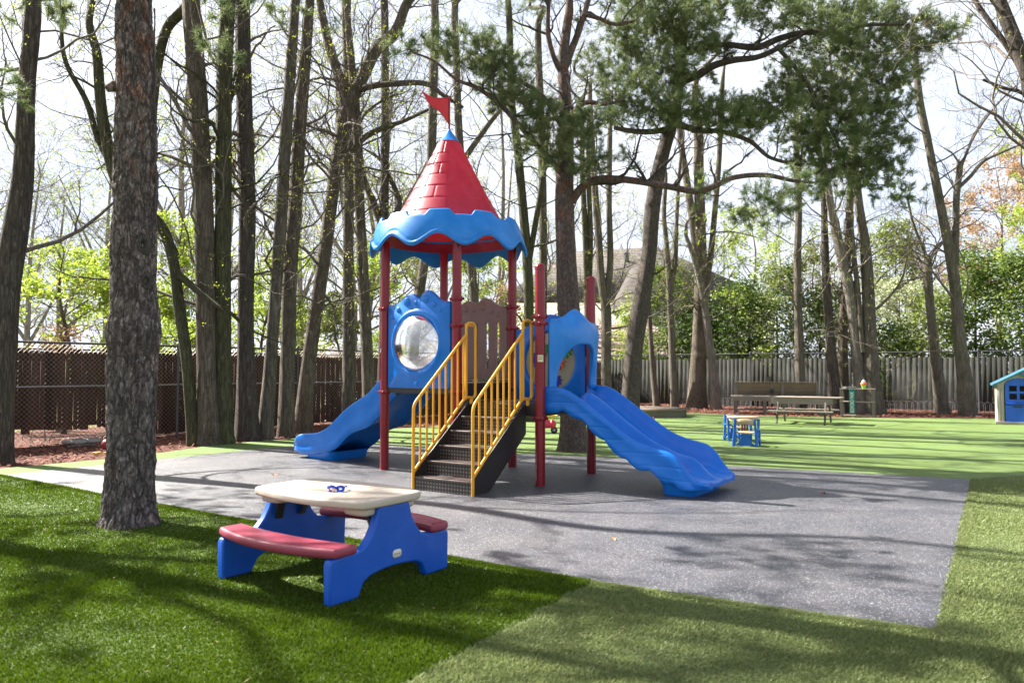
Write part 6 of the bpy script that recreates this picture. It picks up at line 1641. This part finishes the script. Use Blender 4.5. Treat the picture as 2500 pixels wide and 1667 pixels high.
# ---- toddler table and chairs
M_TB2 = plastic('toddler_blue', (.010, .130, .520), .4); M_TN2 = plastic('toddler_tan', (.60, .46, .30), .45)
def on(loc, rz, x, y, z): return np.array((Matrix.Translation(loc) @ Matrix.Rotation(rz, 4, 'Z')) @ Vector((x, y, z)))
gt = G(1826, 1080); gt = np.array([gt[0] - .0, gt[1] + .15, 0])
tt_ = thing('toddler_table', tuple(gt), 'small round tan and blue plastic table on the far lawn', 'table', rz=.1, local=True)
mb = MB(); slab(mb, np.array([(.30 * cos(a) - .04, .26 * sin(a)) for a in np.arange(40) * 2 * pi / 40]), .455, .490, .014); mb.build('tabletop', M_TN2, tt_, org=(0, 0, 0), smooth=50)
mb = MB(); slab(mb, np.array([(.27 * cos(a) - .04, .23 * sin(a)) for a in np.arange(40) * 2 * pi / 40]), .405, .4545, .01); mb.build('apron', M_TN2, tt_, org=(0, 0, 0), smooth=50)
for sx in (-1, 1):
    for sy in (-1, 1): mb = MB(); mb.tube([(sx * .22 - .04, sy * .16, .0), (sx * .225 - .04, sy * .165, .25), (sx * .23 - .04, sy * .17, .44)], [.026, .021, .026], 10); mb.build('leg', M_TB2, tt_, org=(0, 0, 0), smooth=60)
mb = MB()
for k in range(3): mb.box((-.06 + .05 * k, 0, .30), (.028, .03, .30))
mb.build('stripe_panel', simple('maroon_strip', (.25, .06, .06)), tt_, org=(0, 0, 0))
def kchair(loc, rz, label):
    c = thing('toddler_chair', loc, label, 'chair', 'toddler chairs at the small round table', rz=rz, local=True)
    def b_(mb, n, m_, **k): return mb.build(n, m_, c, org=(0, 0, 0), **k)
    mb = MB(); slab(mb, rrect(.15, .13, .02, .04), .225, .25, .01); b_(mb, 'seat', M_TN2, smooth=50)
    mb = MB(); P = []
    for k in range(17):
        a = (k / 16 - .5) * 2; P.append([(a * .155, -.155 - .02 * (1 - a * a), .37 + .04 * (1 - a * a) * .6), (a * .155, -.155 - .02 * (1 - a * a), .465 + .035 * (1 - a * a))])
    mb.grid(np.array(P)); b_(mb, 'backrest', M_TN2, solid=.018, smooth=180)
    for sx in (-1, 1):
        mb = MB(); mb.tube([(sx * .20, -.16, 0), (sx * .185, -.155, .25), (sx * .17, -.16, .49)], [.028, .024, .020], 10); b_(mb, 'back_post', M_TB2, smooth=60)
        mb = MB(); mb.tube(fillet([(sx * .185, -.15, .30), (sx * .215, .0, .30), (sx * .22, .12, .27), (sx * .22, .14, 0)], .06), .019, 10); b_(mb, 'armrest', M_TB2, smooth=60)
        mb = MB(); mb.tube(fillet([(sx * .20, -.15, .03), (sx * .21, -.06, .14), (sx * .21, .04, .14), (sx * .22, .13, .03)], .06), .018, 8); b_(mb, 'side_arch', M_TB2, smooth=60)
    pts = [(-.20, 0), (-.12, .045), (-.075, .14), (-.06, .225), (.06, .225), (.075, .14), (.12, .045), (.20, 0), (.20, -.0), (.0, .0)]
    mb = MB(); mb.prism(pts[:9], ((0, -.14, .012), (1, 0, 0), (0, 0, 1), (0, 1, 0)), 0, .02); b_(mb, 'back_panel', M_TB2)
    return c
g1 = G(1826, 1089); c1 = kchair((g1[0], g1[1] + .10, 0), -.42, 'near tan and blue toddler chair with its back to us')
dup(c1, (gt[0] - .02, gt[1] + .42, 0), pi + .5, 'far tan and blue toddler chair beyond the small round table')

# ---- playhouse at the right edge
h0 = G(2434, 1035); PX0, PY0 = h0[0], h0[1]
PHs = thing('playhouse', (PX0, PY0, 0), 'plastic playhouse with a blue half door and teal roof at the right edge', 'playhouse', rz=-.535)
M_PH = plastic('playhouse_beige', (.38, .34, .29), .5, .06); M_PHB = plastic('playhouse_blue', (.012, .11, .56), .38); M_TEA = plastic('teal_roof', (.040, .15, .23), .45)
Y0 = PY0; W_ = 1.45; D_ = 1.25; ez = XZ(2436, 937, Y0)[1]; pk = ez + W_ / 2 * .55
XL = PX0 + .02; XC = XL + W_ / 2
mb = MB()
# front wall with a door opening: piers + gable
dx0, dx1 = XZ(2449, 1000, Y0)[0], XZ(2449, 1000, Y0)[0] + .60; dc = (dx0 + dx1) / 2
def fp(pts, y0=Y0, d=.06): mb.prism(pts, ((0, y0, 0), (1, 0, 0), (0, 0, 1), (0, 1, 0)), 0, d)
fp([(XL, 0), (dx0, 0), (dx0, .95), (XL, .95)]); fp([(dx1, 0), (XL + W_, 0), (XL + W_, .95), (dx1, .95)])
arch = [(dc + .30 * cos(a), .95 + .22 * sin(a)) for a in np.linspace(pi, 0, 12)]
fp([(XL, .95)] + arch + [(XL + W_, .95), (XL + W_, ez), (XC, pk), (XL, ez)])
mb.box((XL + .03, Y0 + D_ / 2 + .06, ez / 2), (.06, D_ - .0, ez)); mb.box((XL + W_ - .03, Y0 + D_ / 2 + .06, ez / 2), (.06, D_, ez)); mb.box((XC, Y0 + D_ + .09, ez / 2), (W_, .06, ez))
w = mb.build('wall', M_PH, PHs, bevel=.006)
mb = MB(); mb.box((XL + .045, Y0 - .008, .45), (.035, .02, .90)); mb.box((XL + .10, Y0 - .008, .45), (.025, .02, .90)); mb.box((XL + .5, Y0 - .02, .035), (1.1, .05, .07)); mb.build('corner_trim', M_PH, w, bevel=.005)
for k, (x_, sg_) in enumerate(((XL, -1), (XL + W_, 1))):
    mb = MB(); ov = .10
    v0_ = np.array([x_ + sg_ * ov, ez - ov * .55]); v1_ = np.array([XC, pk + .0])
    mb.add([(v0_[0], Y0 - .12, v0_[1]), (v1_[0], Y0 - .12, v1_[1]), (v1_[0], Y0 + D_ + .2, v1_[1]), (v0_[0], Y0 + D_ + .2, v0_[1]), (v0_[0], Y0 - .12, v0_[1] + .05), (v1_[0], Y0 - .12, v1_[1] + .05), (v1_[0], Y0 + D_ + .2, v1_[1] + .05), (v0_[0], Y0 + D_ + .2, v0_[1] + .05)],
           [(0, 1, 2, 3), (4, 7, 6, 5), (0, 4, 5, 1), (1, 5, 6, 2), (2, 6, 7, 3), (3, 7, 4, 0)]); mb.build('roof', M_TEA, PHs, bevel=.008)
# small gable over the door
gz = 1.21; mb = MB()
for sg_ in (-1, 1):
    mb.beam((dc, Y0 - .05, gz + .07), (dc + sg_ * .36, Y0 - .05, gz - .12), .12, .035, (0, 0, 1))
mb.build('door_gable', M_TEA, PHs, bevel=.006)
mb = MB(); y_ = Y0 - .012
dpts = [(dx0 + .02, .54), (dx1 - .02, .54), (dx1 - .02, .95)] + [(dc + .28 * cos(a), .95 + .20 * sin(a)) for a in np.linspace(0, pi, 14)][1:-1] + [(dx0 + .02, .95)]
# upper half door as frame bars round four panes
a0, a1 = dx0 + .02, dx1 - .02; pw = .155; wx = [(dc - .19, dc - .03), (dc + .03, dc + .19)]
def bar(x0, x1, z0, z1): mb.prism([(x0, z0), (x1, z0), (x1, z1), (x0, z1)], ((0, y_, 0), (1, 0, 0), (0, 0, 1), (0, 1, 0)), 0, .035)
bar(a0, a1, .54, .63); bar(a0, wx[0][0], .63, .97); bar(wx[1][1], a1, .63, .97); bar(wx[0][1], wx[1][0], .63, .97); bar(wx[0][0], wx[0][1], .775, .835); bar(wx[1][0], wx[1][1], .775, .835)
mb.prism([(a1, .97)] + [(dc + .28 * cos(a), .97 + .19 * sin(a)) for a in np.linspace(0, pi, 16)][1:-1] + [(a0, .97)], ((0, y_, 0), (1, 0, 0), (0, 0, 1), (0, 1, 0)), 0, .035)
dr = mb.build('door', M_PHB, PHs, bevel=.005); dr['label'] = 'upper half door with four small windows'
mb = MB(); mb.box((dc, y_ - .02, .525), (a1 - a0 - .04, .07, .03)); mb.build('ledge', M_PHB, dr, bevel=.006)
mb = MB(); mb.box((dc, y_ + .018, .275), (a1 - a0, .035, .44)); dl = mb.build('door', M_PHB, PHs, bevel=.006); dl['label'] = 'lower half door with mail slot and two panels'
for x_ in (dc - .12, dc + .12):
    mb = MB(); P = [(x_ - .08, .11), (x_ + .08, .11), (x_ + .08, .37), (x_ - .08, .37), (x_ - .08, .11)]
    for i in range(4): mb.beam((P[i][0], y_ - .002, P[i][1]), (P[i + 1][0], y_ - .002, P[i + 1][1]), .012, .012, (0, 1, 0))
    mb.build('door_panel', M_PHB, dl)
mb = MB(); mb.box((dc - .02, y_ - .002, .445), (.20, .012, .035)); mb.build('mail_slot', simple('slot_dark', (.01, .02, .10)), dl)

# ---- fine litter blown over turf and rubber
r = np.random.default_rng(321)
Yl = 3.0 * (4.2 ** r.random(2600)); Xl = (r.random(2600) - .5) * 1.45 * Yl
def litter(P, mat, s, z, mb):
    n = len(P); a = r.random(n) * 2 * pi; L = s * r.uniform(.4, 1.4, n); W = np.maximum(.0012, L * .10)
    d = np.stack([np.cos(a) * L, np.sin(a) * L, r.normal(size=n) * .15 * L], 1); e = np.stack([-np.sin(a) * W, np.cos(a) * W, np.zeros(n)], 1); c = np.c_[P, z + .004 * r.random(n)]
    V = np.stack([c - d - e, c + d * .1 - e * 1.5, c + d + e, c - d * .2 + e * 1.6], 1).reshape(-1, 3); mb.quads(V, np.arange(4 * n).reshape(-1, 4))
P = np.c_[Xl, Yl]; inr = inpoly(P, EDGE + BACK)
mb = MB(); litter(P[inr][:260], None, .014, .012, mb); litter(P[~inr][:110], None, .016, .034, mb)
q = np.c_[r.normal(size=160) * .45 + NPC[0, 0], r.normal(size=160) * .35 + NPY]; litter(q, None, .02, .034, mb)
o = mb.build('leaf_litter', simple('dry_litter', (.20, .15, .08), .9), smooth=None); tag(o, 'scattered dry needles, twigs and leaf scraps on turf and rubber', 'leaf litter', kind='stuff')
